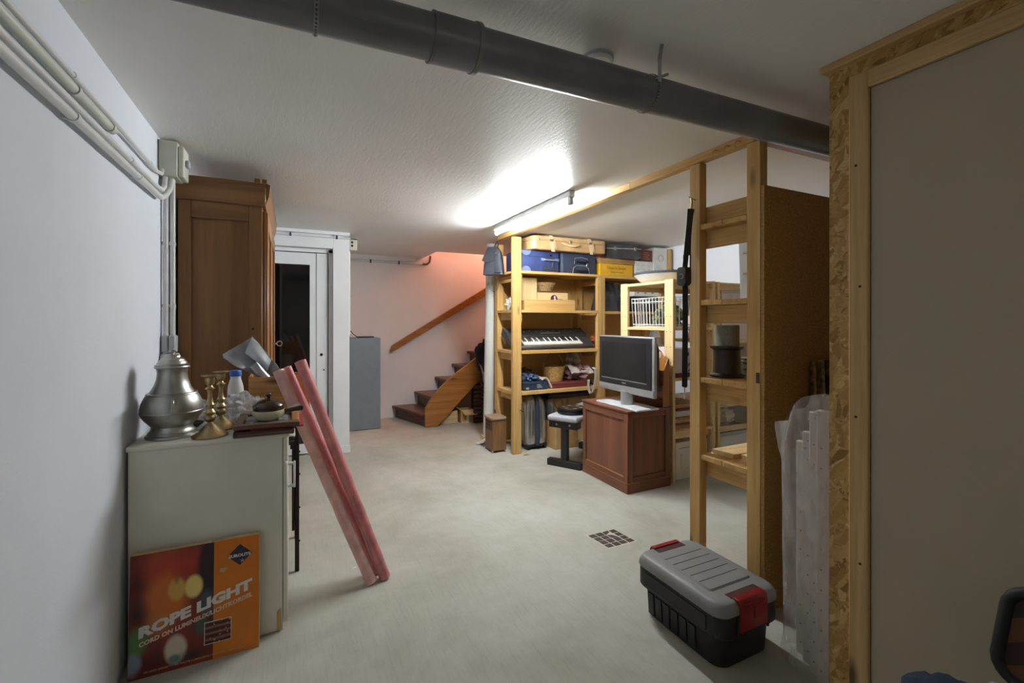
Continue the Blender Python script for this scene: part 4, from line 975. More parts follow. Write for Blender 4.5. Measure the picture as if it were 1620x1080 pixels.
# gilded frame behind the wrapped battens
t = T('gilded_frame', 'tarnished gilt picture frame leaning on the chipboard panel', 'picture frame', (2.55, 1.33, 0))
g = rot_about((2.5, 1.30, 0), rx=math.radians(-2.0))
def gbar(x0, x1, z0, z1):
    return MB().box(x0, x1, 1.30, 1.334, z0, z1, 0.008, 2).xf(g)
t.part('frame_side', gbar(2.27, 2.345, 0, 1.155), 'gilt'); t.part('frame_side', gbar(2.95, 3.025, 0, 1.155), 'gilt')
t.part('frame_side', gbar(2.345, 2.95, 1.08, 1.155), 'gilt'); t.part('frame_side', gbar(2.345, 2.95, 0, 0.075), 'gilt')
t.part('picture', MB().box(2.345, 2.95, 1.315, 1.32, 0.075, 1.08).xf(g), 'spec_dark')

# battens in a plastic sleeve
BB = []
for k, (x, y, dx, dy, h) in enumerate([(1.86, 1.145, 0.022, 0.05, 0.86), (1.834, 1.10, 0.024, 0.055, 0.91), (1.80, 1.055, 0.026, 0.05, 1.0), (1.775, 1.015, 0.024, 0.046, 1.015), (1.868, 1.055, 0.02, 0.05, 0.98), (1.84, 1.01, 0.02, 0.045, 1.0)]):
    t = T('batten', ['farthest', 'second farthest', 'middle front', 'nearest front', 'back middle', 'back nearest'][k] + ' pale punched batten in the clear sleeve by the strand board', 'batten', (x, y, 0), 'punched battens in the clear sleeve')
    t.part('bar', B(x - dx / 2, x + dx / 2, y - dy / 2, y + dy / 2, 0.0, h, 0.003), pbr('pale_batten_%d' % k, (206 - 4 * k, 198 - 4 * k, 188 - 3 * k), 0.55, var=0.05))
    if k < 4:
        hm = MB()
        for j in range(12): hm.lathe([(0, -0.0006), (0.0035, -0.0006), (0.0035, 0.0004), (0, 0.0004)], (x - dx / 2, y + 0.006, 0.05 + j * 0.075), 8, 'x')
        t.part('hole', hm, 'ink', kind='stuff')
def sleeve(u, v):
    a = 2 * PI * u
    cx, cy = 1.826, 1.078
    rx, ry = 0.085, 0.118
    z = 0.012 + v * (1.045 + 0.02 * math.sin(a * 2) - 0.17 * max(0, math.sin(a)) ** 2)
    k = 1 + 0.05 * mnoise.noise(Vector((math.cos(a) * 2.2, math.sin(a) * 2.2, z * 2.0))) + 0.045 * mnoise.noise(Vector((math.cos(a) * 6, math.sin(a) * 6, z * 1.2)))
    if v > 0.9: k *= 1 - (v - 0.9) * 1.2
    if v < 0.08: k *= 1 + (0.08 - v) * 1.2
    x = cx + rx * k * math.cos(a); y = cy + ry * k * math.sin(a)
    if v > 0.86 and math.sin(a) > 0.75: y += (v - 0.86) * 0.35
    return (x, max(y, 0.962), z)
solo('plastic_sleeve', 'clear plastic sleeve wrapped around the pale battens', 'plastic sleeve', MB().grid(sleeve, 64, 48, True), 'film', (1.83, 1.07, 0.0), smooth=40)

# ================================================================== TOOLBOX
t = T('toolbox', 'black plastic storage tote with grey lid and red latches on the floor', 'toolbox', (1.62, 1.435, 0))
tx0, tx1, ty0, ty1 = 1.446, 1.802, 1.196, 1.676
def rr(i, r=0.055): return rrect(tx0 + i, tx1 - i, ty0 + i, ty1 - i, r, 6)
t.part('body', loft([(rr(0.033), 0.0), (rr(0.029), 0.006), (rr(0.024), 0.112), (rr(0.022), 0.118), (rr(0.006), 0.128), (rr(0.002), 0.134), (rr(0.002), 0.214), (rr(0.006), 0.216)]), 'tool_black', smooth=40)
side = MB()
t.part('side_band', MB().box(tx0 - 0.0018, tx0 + 0.004, ty0 + 0.07, ty1 - 0.07, 0.146, 0.203, 0.0016), 'tool_black')
for k in range(6):
    y = ty1 - 0.085 - k * 0.047
    t.part('rib', MB().prism([(tx0 + 0.030, 0.012), (tx0 + 0.027, 0.108), (tx0 + 0.0195, 0.108), (tx0 + 0.0245, 0.012)], 'y', y - 0.017, y + 0.017), 'tool_black')
lid = t.part('lid', loft([(rr(0.0), 0.2165), (rr(-0.002), 0.222), (rr(0.001), 0.240), (rr(0.010), 0.257), (rr(0.022), 0.263), (rr(0.045), 0.264)]), 'tool_grey', smooth=40)
t.part('raised_panel', loft([(rrect(1.502, 1.748, 1.292, 1.588, 0.016, 4), 0.2638), (rrect(1.509, 1.741, 1.299, 1.581, 0.012, 4), 0.2705)]), 'tool_grey', lid)
for k in range(5):
    y = 1.548 - k * 0.048
    t.part('groove', MB().box(1.512, 1.738, y - 0.0022, y + 0.0022, 0.2700, 0.2709), 'tool_groove', lid)
for side_, yb, s in (('near', ty0, -1), ('far', ty1, 1)):
    prof = [(yb - s * 0.028, 0.262), (yb - s * 0.028, 0.270), (yb - s * 0.004, 0.269), (yb + s * 0.005, 0.258), (yb + s * 0.008, 0.222), (yb + s * 0.007, 0.148), (yb + s * 0.001, 0.146), (yb + s * 0.001, 0.25)]
    l = t.part('latch', MB().prism(prof, 'x', 1.545, 1.703, 0.0015), 'red_plastic', label='red latch')
    t.part('latch_recess', B(1.54, 1.708, min(yb - s * 0.062, yb - s * 0.029), max(yb - s * 0.062, yb - s * 0.029), 0.2635, 0.2648), pbr('red_recess', (70, 10, 12), 0.6), l)
    for x in (1.572, 1.65):
        for dz in (0.0, 0.012): t.part('grip_rib', B(x, x + 0.034, min(yb + s * 0.0055, yb + s * 0.0095), max(yb + s * 0.0055, yb + s * 0.0095), 0.236 + dz, 0.242 + dz, 0.001), 'red_plastic', l)
    t.part('slot', B(1.621, 1.6265, min(yb + s * 0.006, yb + s * 0.0088), max(yb + s * 0.006, yb + s * 0.0088), 0.19, 0.235), 'tool_groove', l)
    t.part('stud', MB().lathe([(0, 0), (0.005, 0), (0.004, s * 0.004), (0, s * 0.004)], (1.624, yb + s * 0.008, 0.212), 10, 'y'), 'red_plastic', l)
    t.part('latch_side', B(1.534, 1.545, min(yb, yb + s * 0.006), max(yb, yb + s * 0.006), 0.13, 0.215, 0.001), 'tool_black'); t.part('latch_side', B(1.703, 1.714, min(yb, yb + s * 0.006), max(yb, yb + s * 0.006), 0.13, 0.215, 0.001), 'tool_black')

# floor drain of dark plates
t = T('floor_drain', 'square floor drain of dark plates with pale bars in the concrete', 'drain', (1.775, 2.27, 0))
u0 = Vector((1.662, 2.362, 0)); du = Vector((0.208, 0.0, 0)); dv_ = Vector((0.02, -0.185, 0))
t.part('bed', MB().add([u0 + Vector((-.006, .006, 0.0004)), u0 + du + Vector((.006, .006, 0.0004)), u0 + du + dv_ + Vector((.006, -.006, 0.0004)), u0 + dv_ + Vector((-.006, -.006, 0.0004))], [(0, 1, 2, 3)]), 'grout', smooth=False)
rnd = random.Random(3)
for i in range(4):
    for j in range(4):
        j0 = lambda: rnd.uniform(-0.002, 0.002)
        a0, a1, b0, b1 = i / 4 + 0.022, (i + 1) / 4 - 0.022, j / 4 + 0.022, (j + 1) / 4 - 0.022
        q = [u0 + du * a + dv_ * b + Vector((j0(), j0(), 0)) for a, b in ((a0, b0), (a1, b0), (a1, b1), (a0, b1))]
        if (i, j) == (2, 1): q[1] = q[1] + (q[0] - q[1]) * 0.35 + Vector((0, -0.008, 0))
        if (i, j) == (2, 0): q[2] = q[2] + (q[1] - q[2]) * 0.5
        up = Vector((0, 0, 0.002))
        t.part('plate', MB().add([p + Vector((0, 0, 0.0004)) for p in q] + [p + up for p in q], [(0, 1, 2, 3), (4, 5, 6, 7), (0, 1, 5, 4), (1, 2, 6, 5), (2, 3, 7, 6), (3, 0, 4, 7)]), 'tile_dark', smooth=False)

# chair in the lower right corner
t = T('folding_chair', 'low chair with black-rimmed patterned backrest at the right edge', 'chair', (1.5, 0.3, 0))
def bk(y, z, d=0.0): return (1.545 + (z - 0.5) * 0.12 + d, y, z)
ol = [(p, q) for p, q in rrect(0.06, 0.486, 0.49, 0.70, 0.045, 5)]
ol = [(p - (0.012 if q > 0.6 and p > 0.3 else 0), q + (0.012 * math.sin((p - 0.06) / 0.43 * PI) if q > 0.6 else 0)) for p, q in ol]
t.part('back_rim', MB().tube([bk(p, q) for p, q in ol], 0.014, 10, closed=True), 'pad_black', label='black padded rim')
def m_spec():
    w = N('diagonal_patterned_cloth'); v = w.coords((1, 1, 1), (0.55, 0, 0)); wv = w.new('ShaderNodeTexWave', wave_type='BANDS', bands_direction='Z')
    wv.inputs['Scale'].default_value = 3.4; wv.inputs['Distortion'].default_value = 1.0; w.link(v, wv.inputs['Vector'])
    w.color(w.ramp(wv.outputs['Fac'], [(0.44, (52, 34, 30)), (0.5, (98, 62, 38))])); w.set(Roughness=0.75); return w.m
t.part('back_panel', MB().add([bk(p, q, 0.004) for p, q in ol] + [bk(p, q, -0.004) for p, q in ol], [tuple(range(len(ol))), tuple(range(2 * len(ol) - 1, len(ol) - 1, -1))] + [(k, (k + 1) % len(ol), len(ol) + (k + 1) % len(ol), len(ol) + k) for k in range(len(ol))]), m_spec(), smooth=False)
t.part('seat', MB().box(1.14, 1.54, 0.08, 0.47, 0.40, 0.44, 0.015, 2), 'pad_black')
for (x, y) in ((1.16, 0.10), (1.16, 0.45), (1.53, 0.10), (1.53, 0.45)): t.part('leg', MB().cyl((x, y, 0), (x, y, 0.405), 0.011, seg=12), 'galv')
t.part('back_post', MB().cyl((1.55, 0.10, 0.4), (1.565, 0.10, 0.56), 0.010, seg=12), 'galv'); t.part('back_post', MB().cyl((1.55, 0.45, 0.4), (1.565, 0.45, 0.56), 0.010, seg=12), 'galv')
t.part('arm_sling', MB().blob((1.50, 0.565, 0.374), (0.13, 0.09, 0.016), 5, 0.35, 2.2, 28, 16), 'fabric_blue', label='blue fabric side sling')
t.part('sling_bracket', MB().tube([(1.53, 0.45, 0.33), (1.53, 0.50, 0.375), (1.52, 0.56, 0.40)], 0.008, 8), 'galv')
t.part('buckle', MB().prism(rrect(0.455, 0.495, 0.452, 0.472, 0.008), 'x', 1.525, 1.535, 0.002), 'grey_plastic')

# ================================================================== LONG STORAGE SHELVES (back)
t = T('storage_shelves', 'long two-bay pine shelving with chipboard back, filled with luggage', 'shelves', (3.05, 4.33, 0))
SH = t
def cleat(x, z): return B(x, x + 0.028, 4.146, 4.52, z - 0.105, z - 0.036, 0.002)
LV = [(0.625, 0.036), (1.037, 0.032), (1.453, 0.028), (1.85, 0.026)]
for x, top in ((1.987, 2.188), (3.022, 2.10 - 0.25), (4.05, 2.2)):
    if x < 3:
        t.part('post', B(x, x + 0.095, 4.10, 4.146, 0, top, 0.003), M['pine_z'])
    else:
        t.part('post', B(x, x + 0.06, 4.10, 4.146, 0, top if x > 4 else 1.823, 0.003), M['pine_z'])
        if x < 4: t.part('post', B(x + 0.061, x + 0.105, 4.105, 4.15, 0, 1.823, 0.003), M['pine_z'])
    t.part('post', B(x + 0.014, x + 0.09, 4.52, 4.57, 0, 2.17 if x < 3 else (1.823 if x < 4 else 2.2), 0.003), M['pine_z'])
for z, th in LV:
    t.part('shelf_board', B(2.0, 3.019 if z < 1.8 else 3.06, 4.098 if z > 1.8 else 4.112, 4.516, z - th, z, 0.002), M['pine_x'])
    t.part('edge_strip', B(2.084, 3.02, 4.097, 4.111, z - th, z, 0.002), M['pine_x']) if z < 1.8 else None
    t.part('shelf_board', B(3.13 if z < 1.8 else 3.062, 4.048, 4.112, 4.516, z - th - 0.006, z - 0.006, 0.002), M['pine_x'])
    for x in (2.04, 3.10): t.part('cleat', cleat(x, z), M['pine_y'])
    t.part('cleat', B(2.083, 2.10, 4.12, 4.146, z - 0.115, z - 0.0365, 0.002), M['pine_y'])
t.part('back_panel', B(2.0, 2.985, 4.572, 4.586, 0.02, 1.83), 'chip_lit'); t.part('back_panel', B(2.99, 4.14, 4.572, 4.586, 0.02, 1.83), 'chip_lit')
t.part('nail', MB().cyl((2.06, 4.095, 0.445), (2.075, 4.05, 0.435), 0.003, seg=6), 'dark_metal')

Z1, Z2, Z3, Z4 = 0.6255, 1.0375, 1.4535, 1.8505
# ---- top: suitcases and boxes
t = T('suitcase', 'bright blue fabric suitcase on the top shelf next to the front post', 'suitcase', (2.3, 4.3, Z4), 'suitcases on the top shelf')
t.part('body', loft([(rrect(2.09, 2.555, 4.135, 4.50, 0.03), Z4), (rrect(2.088, 2.558, 4.13, 4.503, 0.035), Z4 + 0.01), (rrect(2.088, 2.558, 4.13, 4.503, 0.035), Z4 + 0.205), (rrect(2.095, 2.55, 4.14, 4.497, 0.03), Z4 + 0.22)]), 'navy')
t.part('zip', B(2.12, 2.53, 4.1265, 4.1305, Z4 + 0.155, Z4 + 0.160), 'slate_blue')
for x0, x1 in ((2.095, 2.215), (2.105, 2.205)):
    z0 = Z4 if x0 == 2.095 else Z4 + 0.16
    prof = [(2.15 + 0.055 * math.cos(a), (Z4 + 0.004 + 0.05 * math.sin(a)) if x0 == 2.095 else (Z4 + 0.214 - 0.05 * math.sin(a))) for a in [PI * k / 10 for k in range(11)]]
    t.part('corner_patch', MB().prism(prof, 'y', 4.1275, 4.131), 'navy_light')
t.part('handle', MB().tube([(2.36, 4.128, Z4 + 0.13), (2.37, 4.112, Z4 + 0.126), (2.44, 4.106, Z4 + 0.123), (2.50, 4.112, Z4 + 0.126), (2.51, 4.128, Z4 + 0.13)], 0.008, 8), 'silver')
t.part('handle_plate', MB().box(2.325, 2.375, 4.125, 4.131, Z4 + 0.115, Z4 + 0.145, 0.003).box(2.495, 2.545, 4.125, 4.131, Z4 + 0.115, Z4 + 0.145, 0.003), 'navy_light')
t.part('lower_handle', MB().prism([(2.33, Z4 + 0.003), (2.345, Z4 + 0.055), (2.37, Z4 + 0.07), (2.50, Z4 + 0.07), (2.525, Z4 + 0.055), (2.54, Z4 + 0.003)], 'y', 4.1255, 4.131).box(2.365, 2.505, 4.116, 4.127, Z4 + 0.02, Z4 + 0.036, 0.003), 'slate_blue')
t.part('tag', MB().box(2.445, 2.47, 4.108, 4.114, Z4 + 0.045, Z4 + 0.115, 0.003), 'slate_blue')
t.part('lock', MB().box(2.43, 2.455, 4.122, 4.131, Z4 + 0.165, Z4 + 0.185, 0.003), 'dark_metal')
t = T('suitcase', 'dark slate suitcase with two chrome-trimmed handles on the top shelf', 'suitcase', (2.8, 4.3, Z4), 'suitcases on the top shelf')
t.part('body', loft([(rrect(2.572, 3.03, 4.135, 4.50, 0.03), Z4), (rrect(2.57, 3.032, 4.13, 4.503, 0.035), Z4 + 0.01), (rrect(2.57, 3.032, 4.13, 4.503, 0.035), Z4 + 0.205), (rrect(2.577, 3.025, 4.14, 4.497, 0.03), Z4 + 0.22)]), 'slate_blue')
for z in (0.125, 0.03):
    t.part('handle', MB().tube([(2.745, 4.128, Z4 + z + 0.02), (2.75, 4.11, Z4 + z), (2.83, 4.106, Z4 + z - 0.003), (2.90, 4.11, Z4 + z), (2.905, 4.128, Z4 + z + 0.02)], 0.009, 8), 'black_plastic')
t.part('trim', MB().tube([(2.715, 4.127, Z4 + 0.005), (2.725, 4.127, Z4 + 0.06), (2.765, 4.127, Z4 + 0.088), (2.875, 4.127, Z4 + 0.088), (2.92, 4.127, Z4 + 0.06), (2.93, 4.127, Z4 + 0.005)], 0.005, 6), 'silver')
t.part('trim', MB().tube([(2.735, 4.127, Z4 + 0.105), (2.745, 4.127, Z4 + 0.165), (2.82, 4.127, Z4 + 0.178), (2.905, 4.127, Z4 + 0.165), (2.915, 4.127, Z4 + 0.105)], 0.004, 6), 'silver')
t.part('buckle', B(2.885, 2.90, 4.118, 4.128, Z4 + 0.06, Z4 + 0.13, 0.003), 'chrome')
t = T('suitcase', 'old tan suitcase with leather straps lying on the two blue ones', 'suitcase', (2.6, 4.28, Z4 + 0.222), 'suitcases on the top shelf')
zt = Z4 + 0.222
def tpoly(i): return rrect(2.185 + i, 3.12 - i, 4.055 + i, 4.50 - i, 0.06, 6)
t.part('body', loft([(tpoly(0.008), zt), (tpoly(0), zt + 0.008), (tpoly(0), zt + 0.094), (tpoly(0.003), zt + 0.096)]), 'tan')
t.part('lid', loft([(tpoly(0.0025), zt + 0.0965), (tpoly(-0.001), zt + 0.099), (tpoly(-0.001), zt + 0.135), (tpoly(0.012), zt + 0.146)]), 'tan')
t.part('handle', MB().tube([(2.53, 4.053, zt + 0.082), (2.545, 4.036, zt + 0.07), (2.60, 4.026, zt + 0.055), (2.67, 4.024, zt + 0.05), (2.73, 4.032, zt + 0.062), (2.745, 4.053, zt + 0.075)], [0.005, 0.008, 0.011, 0.011, 0.009, 0.005], 10), 'tan_strap')
for x in (2.40, 2.88):
    t.part('strap', MB().ribbon([(x, 4.30, zt + 0.149), (x, 4.06, zt + 0.150), (x, 4.049, zt + 0.13), (x + 0.004, 4.047, zt + 0.06), (x + 0.012, 4.042, zt + 0.012), (x + 0.02, 4.04, zt - 0.02)], 0.04, 0.004, (1, 0, 0)), 'tan_strap')
    t.part('strap_tail', MB().ribbon([(x + 0.03, 4.044, zt + 0.10), (x + 0.036, 4.034, zt + 0.05), (x + 0.042, 4.034, zt + 0.012)], 0.03, 0.004, (1, 0.1, 0)), 'tan_strap')
    t.part('buckle', B(x - 0.022, x + 0.022, 4.038, 4.046, zt + 0.085, zt + 0.108, 0.003), 'chrome')
t.part('catch', B(2.625, 2.645, 4.044, 4.055, zt + 0.078, zt + 0.112, 0.003), 'chrome')
t.part('catch', B(2.25, 2.265, 4.046, 4.056, zt + 0.085, zt + 0.112, 0.003), 'chrome')
Z4b = Z4 - 0.006
t = T('yellow_box', 'flat yellow wine carton on the top shelf of the right bay', 'box', (3.3, 4.3, Z4b))
t.part('body', B(3.066, 3.53, 4.115, 4.45, Z4b, Z4b + 0.135, 0.004), 'yellow')
t.part('lettering', text_mb('Château de Galoupet', 0.05, (3.29, 4.1146, Z4b + 0.075), (1, 0, 0), (0, 0, 1), 0.0005, 0.0004, 'CENTER', stretch=0.62), 'ink_brown', smooth=False)
t.part('lettering', text_mb('CÔTES DE PROVENCE', 0.020, (3.30, 4.1146, Z4b + 0.035), (1, 0, 0), (0, 0, 1), 0.0002, 0.0004, 'CENTER', stretch=0.9), 'ink_brown', smooth=False)
for k in range(5):
    z = Z4b + 0.136 + k * 0.0118
    solo('folder', ['lowest', 'second', 'middle', 'fourth', 'topmost'][k] + ' brown paper folder in the pile on the yellow carton', 'folder', B(3.075 - 0.004 * k, 3.545 + 0.006 * (k % 3), 4.11 + 0.006 * (k % 2), 4.46, z, z + 0.0108, 0.002), ['folder_brown', 'card', 'folder_brown', 'card', 'folder_brown'][k], (3.3, 4.3, z), 'folders on the yellow carton')
t = T('black_case', 'scuffed small black case lying on the brown folders', 'case', (3.40, 4.28, Z4b + 0.196))
mm = rot_about((3.40, 4.22, Z4b + 0.196), rz=math.radians(-15))
z = Z4b + 0.196
t.part('body', MB().box(3.19, 3.61, 4.07, 4.36, z, z + 0.112, 0.012, 2).xf(mm), 'black_leather')
t.part('lid', MB().box(3.185, 3.615, 4.065, 4.365, z + 0.113, z + 0.162, 0.01, 2).xf(mm), 'black_leather')
t.part('edge_wear', MB().box(3.184, 3.616, 4.0635, 4.066, z + 0.109, z + 0.117, 0.001).xf(mm), 'ink_soft')
for x in (3.30, 3.54): t.part('catch', MB().box(x - 0.02, x + 0.01, 4.058, 4.066, z + 0.09, z + 0.13, 0.002).xf(mm), 'chrome')
t = T('white_carton', 'low white printed carton beside the yellow one on the top shelf', 'box', (3.7, 4.3, Z4b))
t.part('body', B(3.56, 3.835, 4.12, 4.45, Z4b, Z4b + 0.19, 0.003), 'card_white')
pm = MB()
for k in range(9): pm.box(3.59 + (k % 3) * 0.08, 3.59 + (k % 3) * 0.08 + 0.03 + 0.01 * (k % 2), 4.1185, 4.1202, Z4b + 0.04 + (k // 3) * 0.05, Z4b + 0.045 + (k // 3) * 0.05)
t.part('print', pm, 'ink_soft', kind='stuff')
t.part('print_ring', MB().tube([(3.71 + 0.02 * math.cos(a), 4.119, Z4b + 0.06 + 0.02 * math.sin(a)) for a in [0.8 + 0.4 * k for k in range(13)]], 0.002, 5), 'ink_soft')
t = T('maroon_carton', 'small maroon printed carton on top of the low white carton', 'box', (3.72, 4.3, Z4b + 0.191))
t.part('body', B(3.65, 3.834, 4.13, 4.42, Z4b + 0.191, Z4b + 0.325, 0.003), 'maroon_card')
pm = MB()
for k in range(4): pm.box(3.69, 3.79 - 0.02 * (k % 2), 4.1285, 4.1302, Z4b + 0.22 + k * 0.024, Z4b + 0.224 + k * 0.024)
t.part('print', pm, 'card_pale', kind='stuff')
t = T('white_carton', 'tall white carton with round stamp at the right end of the top shelf', 'box', (3.94, 4.3, Z4b))
t.part('body', B(3.84, 4.045, 4.11, 4.42, Z4b, Z4b + 0.36, 0.003), 'card_white')
for r in (0.042, 0.030): t.part('stamp', MB().tube([(3.945 + r * math.cos(a), 4.109, Z4b + 0.24 + r * math.sin(a)) for a in [2 * PI * k / 24 for k in range(24)]], 0.0016, 5, closed=True), 'ink_soft')
pm = MB()
for k in range(4): pm.box(3.88, 3.99 - 0.012 * k, 4.1085, 4.1102, Z4b + 0.08 + k * 0.022, Z4b + 0.0835 + k * 0.022)
t.part('print', pm, 'ink_soft', kind='stuff')

# ---- middle shelf
t = T('wine_crate', 'tall upright pale wooden wine crate on the second shelf', 'crate', (2.25, 4.3, Z3))
t.part('lid', B(2.15, 2.335, 4.235, 4.245, Z3, Z3 + 0.34, 0.002), M['pale_z'])
t.part('body', B(2.15, 2.335, 4.2455, 4.45, Z3, Z3 + 0.338, 0.002), M['pale_z'])
t = T('wine_crate', 'long low wooden crate front at the edge of the second shelf', 'crate', (2.44, 4.17, Z3))
t.part('front', B(2.135, 2.745, 4.135, 4.145, Z3, Z3 + 0.11, 0.002), M['pine_x']); t.part('side', B(2.135, 2.145, 4.1455, 4.22, Z3, Z3 + 0.10), M['pine_y']); t.part('side', B(2.735, 2.745, 4.1455, 4.22, Z3, Z3 + 0.10), M['pine_y']); t.part('bottom', B(2.145, 2.735, 4.1455, 4.22, Z3, Z3 + 0.008), M['pine_x'])
t = T('wine_crate', 'wooden wine crate with round purple sticker behind the low one', 'crate', (2.53, 4.3, Z3))
t.part('body', B(2.342, 2.722, 4.235, 4.46, Z3, Z3 + 0.195, 0.002), M['pale_x'])
t.part('lid', B(2.335, 2.73, 4.225, 4.47, Z3 + 0.1955, Z3 + 0.207, 0.002), M['walnut_x'])
stk = t.part('sticker', MB().lathe([(0, -0.001), (0.042, -0.001), (0.042, 0.001), (0, 0.001)], (2.545, 4.234, Z3 + 0.125), 28, 'y'), pbr('purple_print', (84, 44, 70), 0.5))
t.part('sticker_figure', MB().lathe([(0, -0.0006), (0.012, -0.0006), (0.012, 0.0004), (0, 0.0004)], (2.552, 4.2325, Z3 + 0.143), 14, 'y').prism([(2.535, Z3 + 0.10), (2.572, Z3 + 0.10), (2.566, Z3 + 0.128), (2.556, Z3 + 0.133), (2.545, Z3 + 0.128)], 'y', 4.2319, 4.2329), 'paper', stk)
def basket(label, c, r0, r1, h, mat, cat='basket'):
    t = T('wicker_basket', label, cat, c)
    x, y, z = c; mb = MB()
    def fn(u, v):
        a = 2 * PI * u; r = r0 + (r1 - r0) * v ** 0.7; r += 0.0022 * math.sin(a * 28) * math.cos(v * PI * 8)
        return (x + r * math.cos(a), y + r * math.sin(a), z + 0.001 + h * v)
    mb.grid(fn, 112, 16, True)
    def fi(u, v):
        p = Vector(fn(u, v)); q = Vector((x, y, p.z)); return q + (p - q) * 0.93 + Vector((0, 0, 0.002))
    mb.grid(fi, 112, 8, True); mb.cyl((x, y, z + 0.0005), (x, y, z + 0.004), r0 * 0.98, seg=32)
    t.part('weave', mb, mat)
    nrim = 60
    t.part('rim', MB().tube([(x + r1 * math.cos(2 * PI * k / nrim), y + r1 * math.sin(2 * PI * k / nrim), z + h + 0.002 * (k % 2)) for k in range(nrim)], 0.006, 6, closed=True), mat)
    return t
t = basket('shallow pale openwork basket on the wine crate lid', (2.485, 4.36, Z3 + 0.207), 0.085, 0.128, 0.088, 'wicker_pale')
op = MB()
for row in range(3):
    for k in range(18):
        a = -PI + PI * k / 17 + (row % 2) * 0.08; v = 0.3 + row * 0.2; r = 0.085 + 0.043 * v ** 0.7 + 0.0025
        p = Vector((2.485 + r * math.cos(a), 4.36 + r * math.sin(a), Z3 + 0.207 + 0.088 * v)); d = Vector((math.cos(a), math.sin(a), 0))
        op.cyl(p - d * 0.001, p + d * 0.0012, 0.0048, seg=6)
t.part('opening', op, 'grille', kind='stuff')
solo('cloth_bundle', 'crumpled white cloth at the left end of the second shelf', 'cloth', MB().blob((2.075, 4.30, Z3 + 0.055), (0.045, 0.10, 0.06), 12, 0.8, 2.4, 36, 24, flat=Z3 + 0.002), 'cloth_white', (2.10, 4.27, Z3))
t = T('leather_bag', 'black leather briefcase bag on the right bay of the second shelf', 'bag', (3.30, 4.3, Z3 - 0.006))
zb = Z3 - 0.006
lb_ = MB()
def bagf(u, v):
    x = 3.15 + 0.34 * u; z = zb + 0.002 + 0.325 * v; x += (0.5 - u) * 0.10 * v * 1.0 + 0.03 * v
    y = 4.26 + 0.05 * v - 0.03 * math.sin(PI * u) * (1 - v) + 0.012 * mnoise.noise(Vector((u * 5, v * 4, 1.2)))
    return (x, y, z)
lb_.sheet(bagf, 20, 16, 0.006)
t.part('front', lb_, 'black_leather')
t.part('gusset', MB().prism([(4.27, zb + 0.001), (4.40, zb + 0.001), (4.35, zb + 0.31), (4.315, zb + 0.31)], 'x', 3.165, 3.172).prism([(4.27, zb + 0.001), (4.40, zb + 0.001), (4.35, zb + 0.31), (4.315, zb + 0.31)], 'x', 3.468, 3.475), 'black_leather', kind='stuff')
t.part('flap', MB().sheet(lambda u, v: (3.43 - 0.10 * v * u + 0.05 * u, 4.25 + 0.05 * v - 0.02, zb + 0.005 + 0.32 * v + 0.004 * math.sin(9 * u)), 6, 10, 0.006), 'black_leather')
t.part('back', MB().sheet(lambda u, v: (3.15 + 0.34 * u + (0.5 - u) * 0.1 * v, 4.41 - 0.05 * v, zb + 0.002 + 0.33 * v), 6, 6, 0.006), 'black_leather')
solo('black_book', 'thin black folder leaning behind the leather briefcase bag', 'folder', MB().box(3.36, 3.50, 4.44, 4.452, zb + 0.001, zb + 0.36).xf(rot_about((3.4, 4.45, zb), ry=math.radians(4))), 'rubber', (3.43, 4.45, zb))
t = T('slate_case', 'dark slate box case on the second shelf behind the wire basket', 'case', (3.76, 4.3, zb))
t.part('body', B(3.56, 3.98, 4.14, 4.45, zb, zb + 0.18, 0.01, 2), 'black_plastic'); t.part('catch', B(3.75, 3.79, 4.132, 4.14, zb + 0.10, zb + 0.13, 0.002), 'chrome')
t = T('white_carton', 'white printed carton on the slate case behind the wire basket', 'box', (3.78, 4.3, zb + 0.181))
t.part('body', B(3.58, 4.0, 4.15, 4.44, zb + 0.181, zb + 0.30, 0.003), 'card_white')
pm = MB()
for k in range(6): pm.box(3.62 + 0.055 * k, 3.65 + 0.055 * k, 4.1485, 4.1502, zb + 0.215 + 0.02 * (k % 2), zb + 0.225 + 0.02 * (k % 2))
t.part('print', pm, 'ink', kind='stuff')

# ---- keyboard shelf
t = T('keyboard', 'black electronic keyboard tilted on the third shelf', 'keyboard', (2.53, 4.3, Z2))
KT = rot_about((2.5, 4.172, Z2 + 0.001), rx=math.radians(27))
ky = 4.172
t.part('body', MB().prism([(ky, Z2 + 0.001), (ky, Z2 + 0.032), (ky + 0.03, Z2 + 0.046), (ky + 0.17, Z2 + 0.048), (ky + 0.19, Z2 + 0.07), (ky + 0.33, Z2 + 0.078), (ky + 0.335, Z2 + 0.001)], 'x', 2.05, 3.01, 0.003).xf(KT), 'key_body')
for x0, x1 in ((2.025, 2.049), (3.011, 3.016)):
    t.part('end_cheek', MB().prism([(ky - 0.003, Z2 + 0.001), (ky - 0.003, Z2 + 0.036), (ky + 0.17, Z2 + 0.056), (ky + 0.19, Z2 + 0.078), (ky + 0.34, Z2 + 0.086), (ky + 0.34, Z2 + 0.001)], 'x', x0, x1, 0.003).xf(KT), 'key_body')
wk = MB(); nk = 36; kx0, kx1 = 2.15, 2.875; kw = (kx1 - kx0) / nk
for k in range(nk): wk.box(kx0 + k * kw + 0.0005, kx0 + (k + 1) * kw - 0.0005, ky + 0.022, ky + 0.165, Z2 + 0.040, Z2 + 0.056, 0.001)
t.part('white_keys', wk.xf(KT), 'key_white', kind='stuff', label='white keys')
bkm = MB()
for k in range(nk - 1):
    if k % 7 in (2, 6): continue
    bkm.box(kx0 + (k + 1) * kw - 0.005, kx0 + (k + 1) * kw + 0.005, ky + 0.075, ky + 0.165, Z2 + 0.056, Z2 + 0.066, 0.002)
